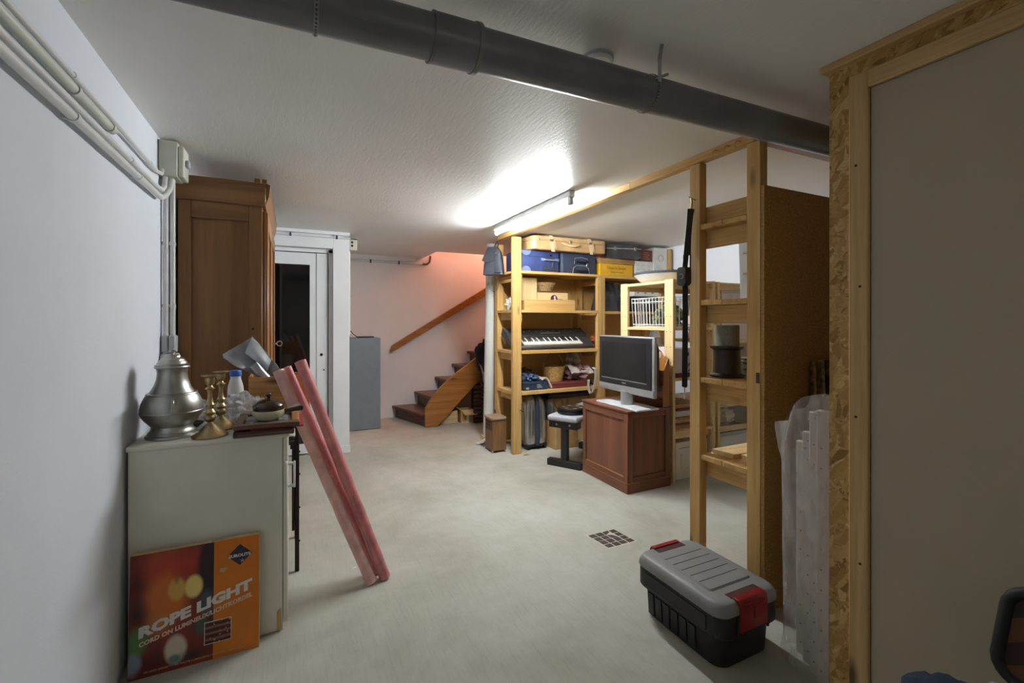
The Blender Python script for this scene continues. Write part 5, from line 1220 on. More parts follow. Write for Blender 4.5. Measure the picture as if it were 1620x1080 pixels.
t.part('black_keys', bkm.xf(KT), 'rubber', kind='stuff', label='black keys')
pn = MB()
for k in range(16): pn.box(2.44 + k * 0.0155, 2.452 + k * 0.0155, ky + 0.225, ky + 0.235, Z2 + 0.072, Z2 + 0.0755)
for k in range(10): pn.box(2.24 + k * 0.075, 2.255 + k * 0.075, ky + 0.255 + 0.02 * (k % 2), ky + 0.262 + 0.02 * (k % 2), Z2 + 0.0735, Z2 + 0.0775)
t.part('buttons', pn.xf(KT), 'ink_soft', kind='stuff')
t.part('data_wheel', MB().lathe([(0, 0), (0.018, 0), (0.017, 0.006), (0, 0.006)], (2.13, ky + 0.26, Z2 + 0.074), 18).xf(KT), 'rubber')
solo('orange_bag', 'small orange plastic bag behind the right end of the keyboard', 'bag', MB().blob((3.22, 4.36, Z2 + 0.075), (0.085, 0.08, 0.075), 15, 0.5, 2.2, 28, 18, flat=Z2 + 0.0), 'orange_bag', (3.22, 4.36, Z2))

# ---- lower shelf
t = T('blue_box', 'dark blue printed shoe box on the lower shelf', 'box', (2.28, 4.25, Z1))
t.part('body', B(2.125, 2.40, 4.135, 4.38, Z1, Z1 + 0.062, 0.002), 'teal_card'); t.part('lid', B(2.121, 2.404, 4.131, 4.384, Z1 + 0.0625, Z1 + 0.088, 0.002), 'teal_card')
t.part('print', B(2.155, 2.185, 4.133, 4.136, Z1 + 0.012, Z1 + 0.032), 'card_pale')
pm = MB()
for k in range(3): pm.box(2.28, 2.345 - 0.012 * k, 4.1335, 4.1352, Z1 + 0.022 + 0.014 * k, Z1 + 0.029 + 0.014 * k)
t.part('lettering', pm, 'ink_soft', kind='stuff')
solo('folded_cloth', 'blue patterned cloth crumpled on the dark blue box', 'cloth', MB().blob((2.23, 4.235, Z1 + 0.112), (0.095, 0.09, 0.045), 21, 0.7, 2.6, 32, 20, flat=Z1 + 0.089), 'cloth_blue', (2.23, 4.235, Z1 + 0.09))
solo('folded_cloth', 'dark brown striped cloth rolled behind the blue one', 'cloth', MB().blob((2.245, 4.40, Z1 + 0.145), (0.12, 0.075, 0.06), 23, 0.5, 2.4, 32, 20), 'cloth_dark', (2.245, 4.40, Z1 + 0.09))
solo('folded_cloth', 'pale pinkish cloth hanging off the right side of the dark blue box', 'cloth', MB().sheet(lambda u, v: (2.33 + 0.12 * v + 0.02 * math.sin(6 * u), 4.13 + 0.12 * u - 0.004, Z1 + 0.10 + 0.022 * math.sin(PI * v * 1.2) - 0.08 * v * v * v), 10, 14, 0.014), 'cloth_pale', (2.39, 4.2, Z1 + 0.05))
t = T('maroon_case', 'flat maroon folding board lying on the lower shelf', 'board', (2.70, 4.3, Z1))
t.part('body', B(2.462, 2.94, 4.135, 4.50, Z1, Z1 + 0.028, 0.003), 'maroon'); t.part('lid', B(2.462, 2.94, 4.135, 4.50, Z1 + 0.0285, Z1 + 0.058, 0.003), 'maroon')
t = basket('round wicker basket with hoop handle on the maroon board', (2.575, 4.30, Z1 + 0.0585), 0.098, 0.122, 0.155, 'wicker')
t.part('handle', MB().ribbon([(2.575 + 0.122 * math.cos(a) * 1.0, 4.30, Z1 + 0.21 + 0.155 * math.sin(a)) for a in [PI * k / 20 for k in range(21)]], 0.018, 0.005, (0, 1, 0)), 'wicker')
solo('folded_blanket', 'mauve and white blanket piled on the right of the maroon board', 'blanket', MB().blob((2.875, 4.31, Z1 + 0.13), (0.13, 0.13, 0.085), 31, 0.55, 2.2, 40, 26, flat=Z1 + 0.059), 'cloth_mauve', (2.86, 4.31, Z1 + 0.058))
solo('blanket_fold', 'pale striped blanket laid over the mauve one', 'blanket', MB().sheet(lambda u, v: (2.72 + 0.30 * u, 4.155 + 0.22 * v, Z1 + 0.115 + 0.11 * math.sin(PI * (0.1 + 0.75 * v)) * (0.75 + 0.25 * math.sin(5 * u + 3 * v)) + 0.012 * mnoise.noise(Vector((u * 6, v * 5, 3)))), 26, 20, 0.014), 'cloth_pale', (2.86, 4.27, Z1 + 0.15))
solo('white_cloth', 'white crumpled cloth hanging at the back right of the lower shelf', 'cloth', MB().blob((2.94, 4.46, Z1 + 0.27), (0.075, 0.045, 0.10), 37, 0.7, 2.4, 30, 20), 'cloth_white', (2.94, 4.46, Z1 + 0.17))
t = T('webbing_strap', 'white webbing strap looped over the edge of the lower shelf', 'strap', (2.96, 4.08, Z1))
pts = [(2.99, 4.15, Z1 + 0.20), (2.985, 4.095, Z1 + 0.19), (2.985, 4.085, Z1 + 0.12), (2.975, 4.083, Z1 + 0.05), (2.955, 4.08, Z1 - 0.02), (2.93, 4.078, Z1 - 0.065), (2.905, 4.076, Z1 - 0.07), (2.885, 4.075, Z1 - 0.03), (2.88, 4.075, Z1 + 0.03), (2.89, 4.082, Z1 + 0.065), (2.92, 4.13, Z1 + 0.07)]
t.part('strap', MB().ribbon(pts, 0.034, 0.004, (1, 0.25, 0.15)), 'webbing')

# ---- under the shelf
t = T('silver_suitcase', 'upright silver hard-shell suitcase under the lower shelf', 'suitcase', (2.29, 4.3, 0))
def sp_(i, k): return rrect(2.165 + i, 2.425 - i, 4.165 + i * k, 4.50, 0.045, 5)
t.part('shell', loft([(sp_(0.03, 1), 0.035), (sp_(0.006, 1), 0.06), (sp_(0, 1), 0.12), (sp_(0.004, 1), 0.40), (sp_(0.018, 1), 0.50), (sp_(0.04, 1), 0.54), (sp_(0.07, 1), 0.553)]), 'suit_silver', smooth=50)
t.part('band', MB().tube([(2.302, 4.168, 0.05), (2.302, 4.162, 0.12), (2.302, 4.165, 0.40), (2.302, 4.178, 0.50), (2.302, 4.20, 0.54), (2.302, 4.25, 0.558)], [0.024, 0.025, 0.025, 0.024, 0.022, 0.018], 10), 'slate_blue', label='dark blue centre band')
for x in (2.225, 2.375): t.part('groove', MB().tube([(x, 4.164, 0.07), (x, 4.160, 0.13), (x + (0.008 if x < 2.3 else -0.008), 4.163, 0.40), (x + (0.02 if x < 2.3 else -0.02), 4.180, 0.50)], 0.005, 6), 'silver')
t.part('handle', MB().tube([(2.27, 4.30, 0.553), (2.27, 4.30, 0.571), (2.33, 4.30, 0.571), (2.33, 4.30, 0.553)], 0.007, 8), 'black_plastic')
t.part('foot_bar', B(2.18, 2.42, 4.17, 4.26, 0.028, 0.06, 0.006), 'black_plastic')
for x in (2.205, 2.395):
    t.part('wheel', MB().cyl((x - 0.012, 4.185, 0.024), (x + 0.012, 4.185, 0.024), 0.0235, seg=18), 'rubber'); t.part('wheel', MB().cyl((x - 0.012, 4.47, 0.024), (x + 0.012, 4.47, 0.024), 0.0235, seg=18), 'rubber')
t = T('cardboard_box', 'brown cardboard box on the floor right of the silver suitcase', 'box', (2.58, 4.17, 0))
t.part('body', B(2.452, 2.74, 4.06, 4.265, 0, 0.285, 0.003), 'card'); t.part('tape', B(2.58, 2.615, 4.0585, 4.2665, 0.2845, 0.2862), 'card_pale')
t.part('corner_seam', B(2.452, 2.468, 4.0585, 4.0602, 0.004, 0.28), 'card_pale')
t = T('cardboard_box', 'wide pale cardboard box at the back under the lower shelf', 'box', (2.78, 4.4, 0))
t.part('body', B(2.50, 3.01, 4.285, 4.51, 0, 0.50, 0.003), 'card_pale'); t.part('tape', B(2.73, 2.77, 4.2835, 4.2852, 0.02, 0.5), 'card')
t = T('flat_bag', 'dark flat bag lying on the pale box right under the lower shelf', 'bag', (2.75, 4.35, 0.501))
t.part('body', MB().box(2.46, 3.0, 4.20, 4.50, 0.5015, 0.572, 0.02, 3), 'rubber'); t.part('piping', MB().tube([(2.47, 4.199, 0.535), (2.7, 4.196, 0.538), (2.99, 4.199, 0.535)], 0.006, 6), 'maroon')
t.part('strap', MB().ribbon([(2.50, 4.195, 0.54), (2.50, 4.17, 0.50), (2.51, 4.158, 0.44), (2.535, 4.155, 0.41), (2.57, 4.155, 0.41), (2.605, 4.157, 0.44), (2.61, 4.17, 0.49), (2.58, 4.19, 0.53)], 0.016, 0.004, (0.2, 1, 0.2)), 'black_plastic')
t = T('laptop_sleeve', 'slim grey-brown case leaning on the brown cardboard box', 'case', (2.46, 4.2, 0.286))
t.part('body', MB().box(2.448, 2.474, 4.10, 4.27, 0.287, 0.485, 0.008, 2).xf(rot_about((2.46, 4.18, 0.287), ry=math.radians(-6))), 'galv'); t.part('edge', MB().box(2.474, 2.482, 4.10, 4.27, 0.287, 0.485, 0.003).xf(rot_about((2.46, 4.18, 0.287), ry=math.radians(-6))), 'black_leather')

# ---- left end of the shelves: heater, tube, satchel, scraps
t = T('air_heater', 'small woodgrain heater with grille on the floor left of the front post', 'heater', (1.91, 4.33, 0))
hm = rot_about((1.90, 4.30, 0), rz=math.radians(0))
t.part('body', MB().prism(rrect(1.822, 1.98, 4.235, 4.44, 0.012, 3), 'z', 0.022, 0.335).xf(hm), 'heater_brown')
t.part('top', MB().prism(rrect(1.808, 1.984, 4.222, 4.45, 0.03, 4), 'z', 0.3355, 0.356, 0.003), pbr('heater_top', (154, 128, 104), 0.5))
g_ = t.part('grille', B(1.8195, 1.8222, 4.255, 4.42, 0.225, 0.32), 'grille')
for k in range(4): t.part('grille_bar', B(1.8175, 1.8195, 4.27 + k * 0.04, 4.279 + k * 0.04, 0.225, 0.32), 'heater_brown', g_)
for k in range(2): t.part('grille_bar', B(1.8175, 1.8195, 4.255, 4.42, 0.25 + k * 0.034, 0.256 + k * 0.034), 'heater_brown', g_)
t.part('skirt', B(1.826, 1.976, 4.24, 4.435, 0.012, 0.022), 'grille')
for (x, y) in ((1.828, 4.245), (1.97, 4.245), (1.828, 4.43), (1.97, 4.43)): t.part('foot', MB().cyl((x, y, 0), (x, y, 0.021), 0.011, seg=12), 'ink_soft')
t.part('cable', MB().tube([(1.93, 4.45, 0.08), (1.94, 4.50, 0.05), (1.97, 4.54, 0.15), (1.985, 4.53, 0.33), (1.965, 4.50, 0.385)], 0.004, 6), 'rubber')
solo('plastic_tube', 'tall white plastic tube standing at the left end of the shelves', 'tube', MB().cyl((2.005, 4.76, 0.045), (2.03, 4.72, 2.2), 0.068, seg=32), 'pvc_white', (2.005, 4.76, 0.0))
solo('wood_block', 'small offcut of pale wood under the white tube', 'block', B(1.93, 2.05, 4.68, 4.84, 0, 0.044, 0.003), M['pale_x'], (1.99, 4.76, 0))
t = T('plastic_scrap', 'scrap of white plastic film on the floor beside the heater', 'scrap', (1.87, 4.62, 0))
t.part('film', MB().sheet(lambda u, v: (1.80 + 0.17 * u, 4.58 + 0.08 * v + 0.03 * u, 0.006 + 0.05 * u * u + 0.014 * abs(mnoise.noise(Vector((u * 5, v * 4, 7))))), 12, 8, 0.002), 'card_white')
solo('paper_scrap', 'torn scrap of paper on the floor at the foot of the front post', 'scrap', MB().sheet(lambda u, v: (2.07 + 0.07 * u + 0.02 * v, 4.03 + 0.05 * v, 0.003 + 0.006 * abs(math.sin(4 * u + v))), 6, 4, 0.001), 'card_pale', (2.1, 4.05, 0), smooth=False)
solo('paper_scrap', 'tiny white scrap on the bare floor left of the rolls shadow', 'scrap', MB().sheet(lambda u, v: (0.293 + 0.02 * u, 2.60 + 0.008 * v + 0.006 * u, 0.0015), 2, 1, 0.001), 'paper', (0.3, 2.6, 0), smooth=False)

t = T('satchel', 'slate grey leather satchel hanging at the end of the ceiling beam', 'bag', (1.93, 4.42, 1.82))
m = Matrix.Translation((-0.03, -0.04, 0)) @ rot_about((1.93, 4.42, 1.95), rz=math.radians(-38))
def sbox(x0, x1, y0, y1, z0, z1, b): return MB().box(1.93 + x0, 1.93 + x1, 4.42 + y0, 4.42 + y1, z0, z1, b, 2).xf(m)
t.part('body', loft([([(1.93 + p, 4.42 + q) for p, q in rrect(-0.108, 0.108, -0.05, 0.05, 0.02)], 1.822), ([(1.93 + p, 4.42 + q) for p, q in rrect(-0.10, 0.10, -0.048, 0.048, 0.02)], 1.93), ([(1.93 + p, 4.42 + q) for p, q in rrect(-0.08, 0.08, -0.035, 0.035, 0.02)], 2.06), ([(1.93 + p, 4.42 + q) for p, q in rrect(-0.05, 0.05, -0.02, 0.02, 0.015)], 2.11)]).xf(m), 'satchel')
t.part('flap', MB().sheet(lambda u, v: (1.93 - 0.055 - 0.06 * v + (0.09 + 0.04 * v) * u, 4.42 - 0.028 - 0.03 * v - 0.008 * math.sin(PI * v), 2.112 - 0.145 * v - 0.02 * v * math.cos(PI * (u - 0.5))), 8, 8, 0.006).xf(m), 'satchel')
t.part('pocket', sbox(0.02, 0.085, -0.066, -0.05, 1.84, 2.03, 0.006), 'satchel')
t.part('ring', MB().tube([(1.93 + 0.045 + 0.012 * math.cos(a), 4.42 - 0.07, 2.035 + 0.012 * math.sin(a)) for a in [2 * PI * k / 14 for k in range(14)]], 0.003, 6, closed=True).xf(m), 'chrome')
t.part('strap', MB().ribbon([(1.93 - 0.02, 4.42, 2.10), (1.935, 4.425, 2.15), (1.96, 4.43, 2.186), (1.98, 4.44, 2.15), (1.95, 4.43, 2.10)], 0.022, 0.005, (0.6, 0.8, 0)), 'satchel')
t.part('shoulder_strap', MB().ribbon([(1.90, 4.50, 1.83), (1.885, 4.50, 1.76), (1.895, 4.48, 1.68), (1.92, 4.44, 1.645), (1.95, 4.40, 1.67), (1.96, 4.37, 1.76), (1.958, 4.36, 1.84)], 0.012, 0.003, (0.3, 1, 0)), 'black_leather')
t.part('buckle', MB().box(1.875, 1.893, 4.49, 4.51, 1.72, 1.75, 0.002), 'chrome')

# ================================================================== TV CABINET, TV, RACK, BENCH
t = T('media_cabinet', 'brown panelled cabinet in the middle of the floor carrying the television', 'cabinet', (2.55, 3.08, 0))
cx0, cx1, cy0, cy1 = 2.335, 2.775, 2.785, 3.385
t.part('plinth', B(cx0 - 0.004, cx1 + 0.004, cy0 - 0.004, cy1 + 0.004, 0, 0.075, 0.004), M['mahog_y'])
t.part('body', B(cx0 + 0.01, cx1 - 0.01, cy0 + 0.01, cy1 - 0.01, 0.0755, 0.624), M['mahog_z'])
t.part('top', B(cx0 - 0.008, cx1 + 0.008, cy0 - 0.008, cy1 + 0.012, 0.6245, 0.642, 0.004, 2), M['mahog_y'])
for (ya, yb) in ((cy0, cy0 + 0.05), (cy1 - 0.04, cy1)): t.part('stile', B(cx0 - 0.001, cx0 + 0.0095, ya, yb, 0.0755, 0.624, 0.002), M['mahog_z'])
t.part('rail', B(cx0 - 0.001, cx0 + 0.0095, cy0 + 0.0505, cy1 - 0.0405, 0.565, 0.624, 0.002), M['mahog_y']); t.part('rail', B(cx0 - 0.001, cx0 + 0.0095, cy0 + 0.0505, cy1 - 0.0405, 0.0755, 0.118, 0.002), M['mahog_y'])
for (xa, xb) in ((cx0 + 0.010, cx0 + 0.055), (cx1 - 0.05, cx1)): t.part('stile', B(xa, xb, cy0 - 0.001, cy0 + 0.0095, 0.0755, 0.624, 0.002), M['mahog_z'])
t.part('rail', B(cx0 + 0.0555, cx1 - 0.0505, cy0 - 0.001, cy0 + 0.0095, 0.58, 0.624, 0.002), M['mahog_x']); t.part('rail', B(cx0 + 0.0555, cx1 - 0.0505, cy0 - 0.001, cy0 + 0.0095, 0.0755, 0.12, 0.002), M['mahog_x'])
mold = MB().box(cx0 + 0.002, cx0 + 0.012, cy0 + 0.0505, cy1 - 0.0405, 0.118, 0.124, 0.002)
t.part('bead', mold, M['oak_y'], label='lighter bead along the panel')
t.part('bead', B(cx0 - 0.006, cx0 - 0.001, cy0 - 0.005, cy1 + 0.003, 0.0755, 0.080, 0.001), M['oak_y']); t.part('bead', B(cx0 - 0.004, cx1 + 0.003, cy0 - 0.006, cy0 - 0.001, 0.0755, 0.080, 0.001), M['oak_x'])

t = T('television', 'flat silver-framed television standing on the brown cabinet', 'television', (2.47, 2.97, 0.6425))
ty_0, ty_1, tz0, tz1 = 2.632, 3.31, 0.752, 1.218
t.part('back_shell', MB().prism([(2.485, tz0 + 0.01), (2.50, tz1 - 0.01), (2.535, tz1 - 0.10), (2.535, tz0 + 0.08)], 'y', ty_0 + 0.02, ty_1 - 0.02, 0.004), 'tv_black')
t.part('frame', B(2.462, 2.492, ty_0, ty_1, tz0, tz1, 0.004), 'silver')
t.part('bezel', B(2.455, 2.4615, ty_0 + 0.026, ty_1 - 0.004, tz0 + 0.058, tz1 - 0.010, 0.003), 'tv_black')
t.part('screen', B(2.4535, 2.455, ty_0 + 0.085, ty_1 - 0.045, tz0 + 0.112, tz1 - 0.055), 'screen')
t.part('speaker_strip', B(2.452, 2.455, ty_0 + 0.075, ty_1 - 0.04, tz0 + 0.100, tz0 + 0.105), 'silver')
t.part('chin', MB().prism([(2.462, tz0 + 0.002), (2.454, tz0 + 0.02), (2.456, tz0 + 0.054), (2.462, tz0 + 0.056)], 'y', ty_0 + 0.004, ty_1 - 0.002), 'silver')
t.part('lettering', text_mb('PHILIPS', 0.016, (2.4545, 2.975, tz0 + 0.074), (0, -1, 0), (0, 0, 1), 0.0003, 0.0003, 'CENTER'), 'ink_soft', smooth=False)
t.part('neck', MB().cyl((2.485, 2.97, 0.658), (2.485, 2.97, 0.765), 0.052, seg=28), 'silver')
t.part('foot', MB().prism(rrect(2.372, 2.60, 2.72, 3.245, 0.012), 'z', 0.643, 0.657, 0.003), pbr('tv_foot', (206, 210, 212), 0.35))

t = T('wooden_rack', 'brown wooden compartment rack with round white badge behind the television', 'rack', (2.70, 2.96, 0.6425))
rz = 0.643
top = [(2.80, rz), (2.80, rz + 0.385), (2.84, rz + 0.40), (2.875, rz + 0.45), (2.93, rz + 0.477), (3.0, rz + 0.48), (3.06, rz + 0.45), (3.11, rz + 0.40), (3.13, rz + 0.385), (3.13, rz)]
t.part('back_board', MB().prism(top, 'x', 2.755, 2.768, 0.002), M['oak_z'])
for y in (2.786, 3.131): t.part('side', MB().prism([(2.70, rz), (2.768, rz), (2.768, rz + 0.39), (2.755, rz + 0.39), (2.71, rz + 0.30)], 'y', y, y + 0.013, 0.002), M['oak_z'])
for k, z in enumerate((0.0, 0.12, 0.245)): t.part('shelf', B(2.703 + 0.004 * k, 2.7545, 2.7995, 3.1305, rz + z, rz + z + 0.012), M['mahog_y']); t.part('front_slat', B(2.70 + 0.004 * k, 2.706 + 0.004 * k, 2.7995, 3.1305, rz + z + 0.0125, rz + z + 0.05), M['mahog_y'])
t.part('badge', MB().lathe([(0, -0.003), (0.032, -0.003), (0.034, 0.0), (0.0, 0.0)], (2.7548, 2.90, rz + 0.415), 24, 'x'), 'cream_glaze', label='round white badge')
t.part('badge_print', MB().lathe([(0.012, -0.0006), (0.02, -0.0006), (0.02, 0.0), (0.012, 0.0)], (2.7515, 2.90, rz + 0.415), 20, 'x'), 'ink_soft')

t = T('weight_bench', 'grey-padded exercise bench on a black steel stand behind the brown cabinet', 'bench', (2.3, 3.6, 0))
bm_ = Matrix.Translation((2.255, 3.56, 0)) @ Matrix.Rotation(math.radians(32), 4, 'Z')    # local x along the bench, y across it
def bb(*a, **k): return MB().box(*a, **k).xf(bm_)
t.part('foot_bar', bb(-0.03, 0.035, -0.17, 0.17, 0.0, 0.06, 0.003), 'bench_black'); t.part('foot_bar', bb(0.62, 0.685, -0.12, 0.14, 0.0, 0.06, 0.003), 'bench_black')
t.part('post', bb(-0.025, 0.03, -0.03, 0.03, 0.0605, 0.36, 0.003), 'bench_black'); t.part('post', bb(0.625, 0.68, -0.03, 0.03, 0.0605, 0.36, 0.003), 'bench_black')
t.part('plate', bb(-0.045, 0.05, -0.14, 0.14, 0.3605, 0.425, 0.003), 'bench_black'); t.part('rail', bb(0.0505, 0.70, -0.03, 0.03, 0.3605, 0.42, 0.003), 'bench_black')
t.part('pad', bb(-0.07, 0.74, -0.15, 0.15, 0.4255, 0.475, 0.018, 3), 'bench_pad')
for yy in (-0.07, 0.06): t.part('bolt', MB().cyl(bm_ @ Vector((-0.046, yy, 0.395)), bm_ @ Vector((-0.052, yy, 0.395)), 0.011, seg=12), 'galv')
def weight(label, m, r=0.135):
    t = T('weight_plate', label, 'weight plate', m.translation, 'black weight plates at the bench')
    def L(prof): return MB().lathe(prof, (0, 0, 0), 36).xf(m)
    t.part('disc', L([(0.014, -0.014), (r - 0.01, -0.014), (r - 0.003, -0.010), (r, -0.004), (r, 0.006), (r - 0.004, 0.012), (r - 0.022, 0.014), (r - 0.028, 0.010), (0.045, 0.010), (0.038, 0.014), (0.014, 0.014)]), 'rubber')
    t.part('hub', L([(0.010, -0.0145), (0.0138, -0.0145), (0.0138, 0.0155), (0.010, 0.0155)]), 'galv')
    mk = MB()
    for k in range(6):
        a = k * PI / 3 + 0.3; p = Vector((math.cos(a) * 0.08, math.sin(a) * 0.08, 0.0105)); mk.box(p.x - 0.016, p.x + 0.016, p.y - 0.008, p.y + 0.008, 0.010, 0.012)
    t.part('marking', mk.xf(m), 'card_pale', kind='stuff')
pc = bm_ @ Vector((0.125, -0.01, 0))
weight('lower of the two black weight plates lying on the grey bench pad', Matrix.Translation((pc.x, pc.y, 0.4905)))
weight('upper of the two black weight plates lying on the grey bench pad', Matrix.Translation((pc.x + 0.004, pc.y - 0.004, 0.5205)))
weight('black weight plate standing on the floor under the bench', Matrix.Translation((2.50, 3.508, 0.131)) @ Matrix.Rotation(math.radians(96), 4, Vector((0.9, 0.43, 0))), 0.13)

# ================================================================== PERFORATED PINE UNITS
def pine_unit(name, label, x0, x1, y0, y1, h, boards):
    t = T(name, label, 'shelves', ((x0 + x1) / 2, (y0 + y1) / 2, 0))
    for xa in (x0, x1 - 0.028):
        for ya in (y0, y1 - 0.095):
            p = t.part('post', B(xa, xa + 0.028, ya, ya + 0.095, 0, h, 0.002), M['pale_z'])
            hm = MB()
            for k in range(int(h / 0.128)):
                for yy in (0.025, 0.07): hm.lathe([(0, -0.0006), (0.0042, -0.0006), (0.0042, 0.0006), (0, 0.0006)], (xa, ya + yy, 0.10 + k * 0.128), 8, 'x')
            t.part('hole', hm, 'grille', p, kind='stuff')
    for ya in (y0 + 0.03, y1 - 0.06):
        for z in (h - 0.07, 0.352): t.part('rung', B(x0 + 0.0285, x1 - 0.0285, ya, ya + 0.026, z, z + 0.045, 0.002), M['pale_x'])
    for z in boards:
        n = 4; w = (x1 - x0 - 0.058) / n
        for k in range(n): t.part('shelf_plank', B(x0 + 0.0288 + k * w, x0 + 0.0288 + (k + 1) * w - 0.003, y0 + 0.0, y1, z - 0.02, z, 0.002), M['pale_y'])
        t.part('shelf_lip', B(x0 + 0.0, x0 + 0.028, y0 + 0.0955, y1 - 0.0955, z - 0.024, z, 0.002), M['pale_y'])
    return t
UY0, UY1 = 2.81, 3.475
pine_unit('pine_shelf_unit', 'pale pine shelf unit with drilled posts beside the brown cabinet', 2.83, 3.328, UY0, UY1, 1.69, [1.684, 1.284, 0.862, 0.425])
pine_unit('pine_shelf_unit', 'second pale pine shelf unit, against the right wall', 3.36, 4.12, UY0, UY1, 1.685, [1.68, 1.165, 0.60])
# white basin on top
t = T('round_tray', 'large shallow white basin with dark rim on top of the pale pine unit', 'basin', (3.08, 3.13, 1.684))
t.part('basin', MB().lathe([(0, 0.001), (0.20, 0.001), (0.235, 0.018), (0.285, 0.065), (0.293, 0.072), (0.285, 0.074), (0.22, 0.03), (0, 0.012)], (3.08, 3.13, 1.684), 56), 'white_plastic')
t.part('rim', MB().lathe([(0.284, 0.0745), (0.297, 0.0725), (0.299, 0.085), (0.291, 0.094), (0.0, 0.096)], (3.08, 3.13, 1.684), 56), pbr('dark_lid', (70, 74, 80), 0.4))
# wire basket
t = T('wire_basket', 'white wire basket on the upper board of the pine unit', 'basket', (3.07, 3.12, 1.285))
bx0, bx1, by0, by1, bz0, bz1 = 2.862, 3.285, 2.85, 3.355, 1.289, 1.545
fr = MB()
for (z, i) in ((bz1, 0), (bz1 - 0.035, 0.0), (bz0, 0.012), (bz0 + 0.02, 0.010)):
    fr.tube([(bx0 + i, by0 + i, z), (bx1 - i, by0 + i, z), (bx1 - i, by1 - i, z), (bx0 + i, by1 - i, z)], 0.0034, 6, closed=True)
t.part('rim_wire', fr, 'wire')
wm = MB()
ny, nx = 13, 10
for k in range(ny + 1):
    y = by0 + (by1 - by0) * k / ny
    for x, s in ((bx0, 1), (bx1, -1)): wm.tube([(x, y, bz1), (x + s * 0.012, by0 + 0.012 + (by1 - by0 - 0.024) * k / ny, bz0)], 0.003, 5)
    wm.tube([(bx0 + 0.012, by0 + 0.012 + (by1 - by0 - 0.024) * k / ny, bz0), (bx1 - 0.012, by0 + 0.012 + (by1 - by0 - 0.024) * k / ny, bz0)], 0.0022, 5)
for k in range(nx + 1):
    x = bx0 + (bx1 - bx0) * k / nx
    for y, s in ((by0, 1), (by1, -1)): wm.tube([(x, y, bz1), (bx0 + 0.012 + (bx1 - bx0 - 0.024) * k / nx, y + s * 0.012, bz0)], 0.003, 5)
t.part('wires', wm, 'wire', kind='stuff')
solo('olive_cloth', 'olive green cloth bundled in the white wire basket', 'cloth', MB().blob((3.03, 3.05, 1.375), (0.13, 0.10, 0.10), 41, 0.6, 2.3, 36, 24, flat=1.295), 'cloth_olive', (3.06, 3.02, 1.292))
solo('white_papers', 'flat white paper pack on the bottom of the wire basket', 'paper', B(2.885, 3.10, 3.215, 3.335, 1.2925, 1.312, 0.003), 'card_white', (3.0, 3.2, 1.2925))
t = T('clear_bag', 'clear plastic bag with brown contents at the near end of the wire basket', 'bag', (3.15, 2.92, 1.293))
t.part('film', MB().blob((3.20, 2.905, 1.44), (0.06, 0.04, 0.12), 44, 0.45, 2.4, 26, 18, flat=1.30), 'film_bag')
t.part('contents', MB().blob((3.20, 2.905, 1.40), (0.046, 0.028, 0.09), 46, 0.3, 2.4, 20, 14, flat=1.30), 'maroon_card')
# things on the lower boards
t = T('appliance', 'pale mauve kitchen appliance with dark knob on the middle board of the pine unit', 'appliance', (3.05, 2.95, 0.862))
t.part('body', MB().prism([(2.90, 0.8625), (3.22, 0.8625), (3.22, 1.06), (3.16, 1.105), (2.91, 1.115), (2.895, 1.06)], 'y', 2.86, 3.10, 0.008), 'appliance')
t.part('knob', MB().lathe([(0, 0.0), (0.026, 0.0), (0.022, -0.02), (0, -0.02)], (3.02, 2.859, 1.06), 20, 'y'), 'spool_black')
t.part('base', B(2.90, 3.22, 2.852, 2.8595, 0.8625, 0.90, 0.002), 'maroon')
t.part('cord', MB().tube([(3.0, 2.855, 0.99), (3.03, 2.846, 0.95), (3.06, 2.85, 0.98), (3.08, 2.845, 0.93), (3.04, 2.846, 0.91), (3.10, 2.85, 0.96)], 0.004, 6), 'rubber')
t = T('white_carton', 'small white carton on the middle board behind the television', 'box', (3.0, 3.3, 0.8625))
t.part('body', B(2.90, 3.06, 3.17, 3.36, 0.8625, 1.19, 0.003), 'card_white'); t.part('print', B(2.8985, 2.9, 3.20, 3.30, 1.05, 1.09), 'ink_soft')
rnd = random.Random(5); z = 0.4255
dirs = ['lowest', 'second', 'third', 'fourth', 'fifth', 'sixth', 'topmost']
for k in range(7):
    th = [0.03, 0.018, 0.035, 0.022, 0.05, 0.02, 0.03][k]; x0 = 2.895 + rnd.uniform(0, 0.03)
    solo('board_game', dirs[k] + ' flat item counted from the board up in the stack beside the brown cabinet', 'box', B(x0, x0 + 0.28 + rnd.uniform(0, 0.05), 2.83 + rnd.uniform(0, 0.04), 3.2, z, z + th - 0.001, 0.002), ['card', 'walnut_x', 'card_pale', 'folder_brown', 'card_white', 'maroon', 'card'][k], (3.05, 3.0, z), 'flat items stacked in the pine unit'); z += th + (0.0 if k != 3 else 0.0)
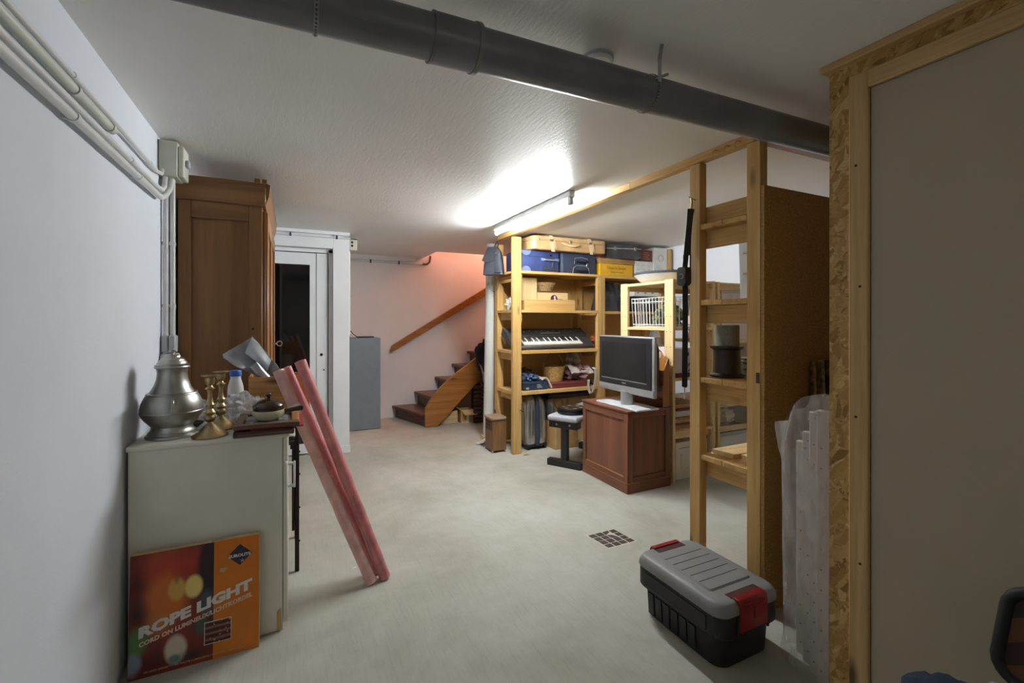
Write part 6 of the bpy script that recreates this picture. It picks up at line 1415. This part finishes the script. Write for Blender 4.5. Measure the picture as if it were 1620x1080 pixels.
t = T('white_box', 'white box with embossed panel on the floor under the pine unit', 'box', (3.08, 3.0, 0))
t.part('body', B(2.905, 3.28, 2.85, 3.22, 0, 0.315, 0.008, 2), 'white_lam'); t.part('lid_line', B(2.94, 3.24, 2.847, 2.8505, 0.262, 0.268), 'ink_soft')
pmb = MB(); pmb.box(2.96, 3.22, 2.842, 2.8505, 0.21, 0.23, 0.003).box(2.96, 3.22, 2.842, 2.8505, 0.09, 0.11, 0.003).box(2.96, 2.98, 2.842, 2.8505, 0.11, 0.21, 0.003).box(3.20, 3.22, 2.842, 2.8505, 0.11, 0.21, 0.003)
t.part('embossed_panel', pmb, 'white_lam')
# right unit contents
t = T('pale_box', 'large pale pink box on the upper board of the second pine unit', 'box', (3.62, 3.0, 1.1655))
t.part('body', B(3.43, 3.86, 2.83, 3.25, 1.1655, 1.585, 0.004), 'pinkish_box'); t.part('flap', B(3.44, 3.85, 2.84, 3.24, 1.5855, 1.592), 'pinkish_box')
t = T('slatted_box', 'white slatted crate on the lower board of the second pine unit', 'crate', (3.65, 2.95, 0.6005))
for k in range(7): t.part('slat', B(3.42 + k * 0.075, 3.465 + k * 0.075, 2.83, 2.842, 0.625, 0.74, 0.002), 'pinkish_box')
t.part('frame', MB().box(3.41, 3.93, 2.83, 2.845, 0.6005, 0.6245).box(3.41, 3.93, 2.83, 2.845, 0.7405, 0.765), 'pinkish_box'); t.part('back', B(3.41, 3.93, 2.95, 2.96, 0.6005, 0.76), M['walnut_x'])
t = T('carton', 'grey-white storage carton on the floor under the second pine unit', 'box', (3.65, 3.0, 0))
t.part('body', B(3.41, 3.95, 2.83, 3.2, 0, 0.32, 0.004), 'card_white'); t.part('lid', B(3.40, 3.96, 2.82, 3.21, 0.3205, 0.345, 0.003), 'binder')
solo('white_sack', 'white plastic sack standing on the grey-white carton', 'sack', MB().blob((3.62, 3.0, 0.445), (0.13, 0.09, 0.10), 51, 0.4, 2.2, 30, 20, flat=0.3455), 'white_plastic', (3.62, 3.0, 0.3455))
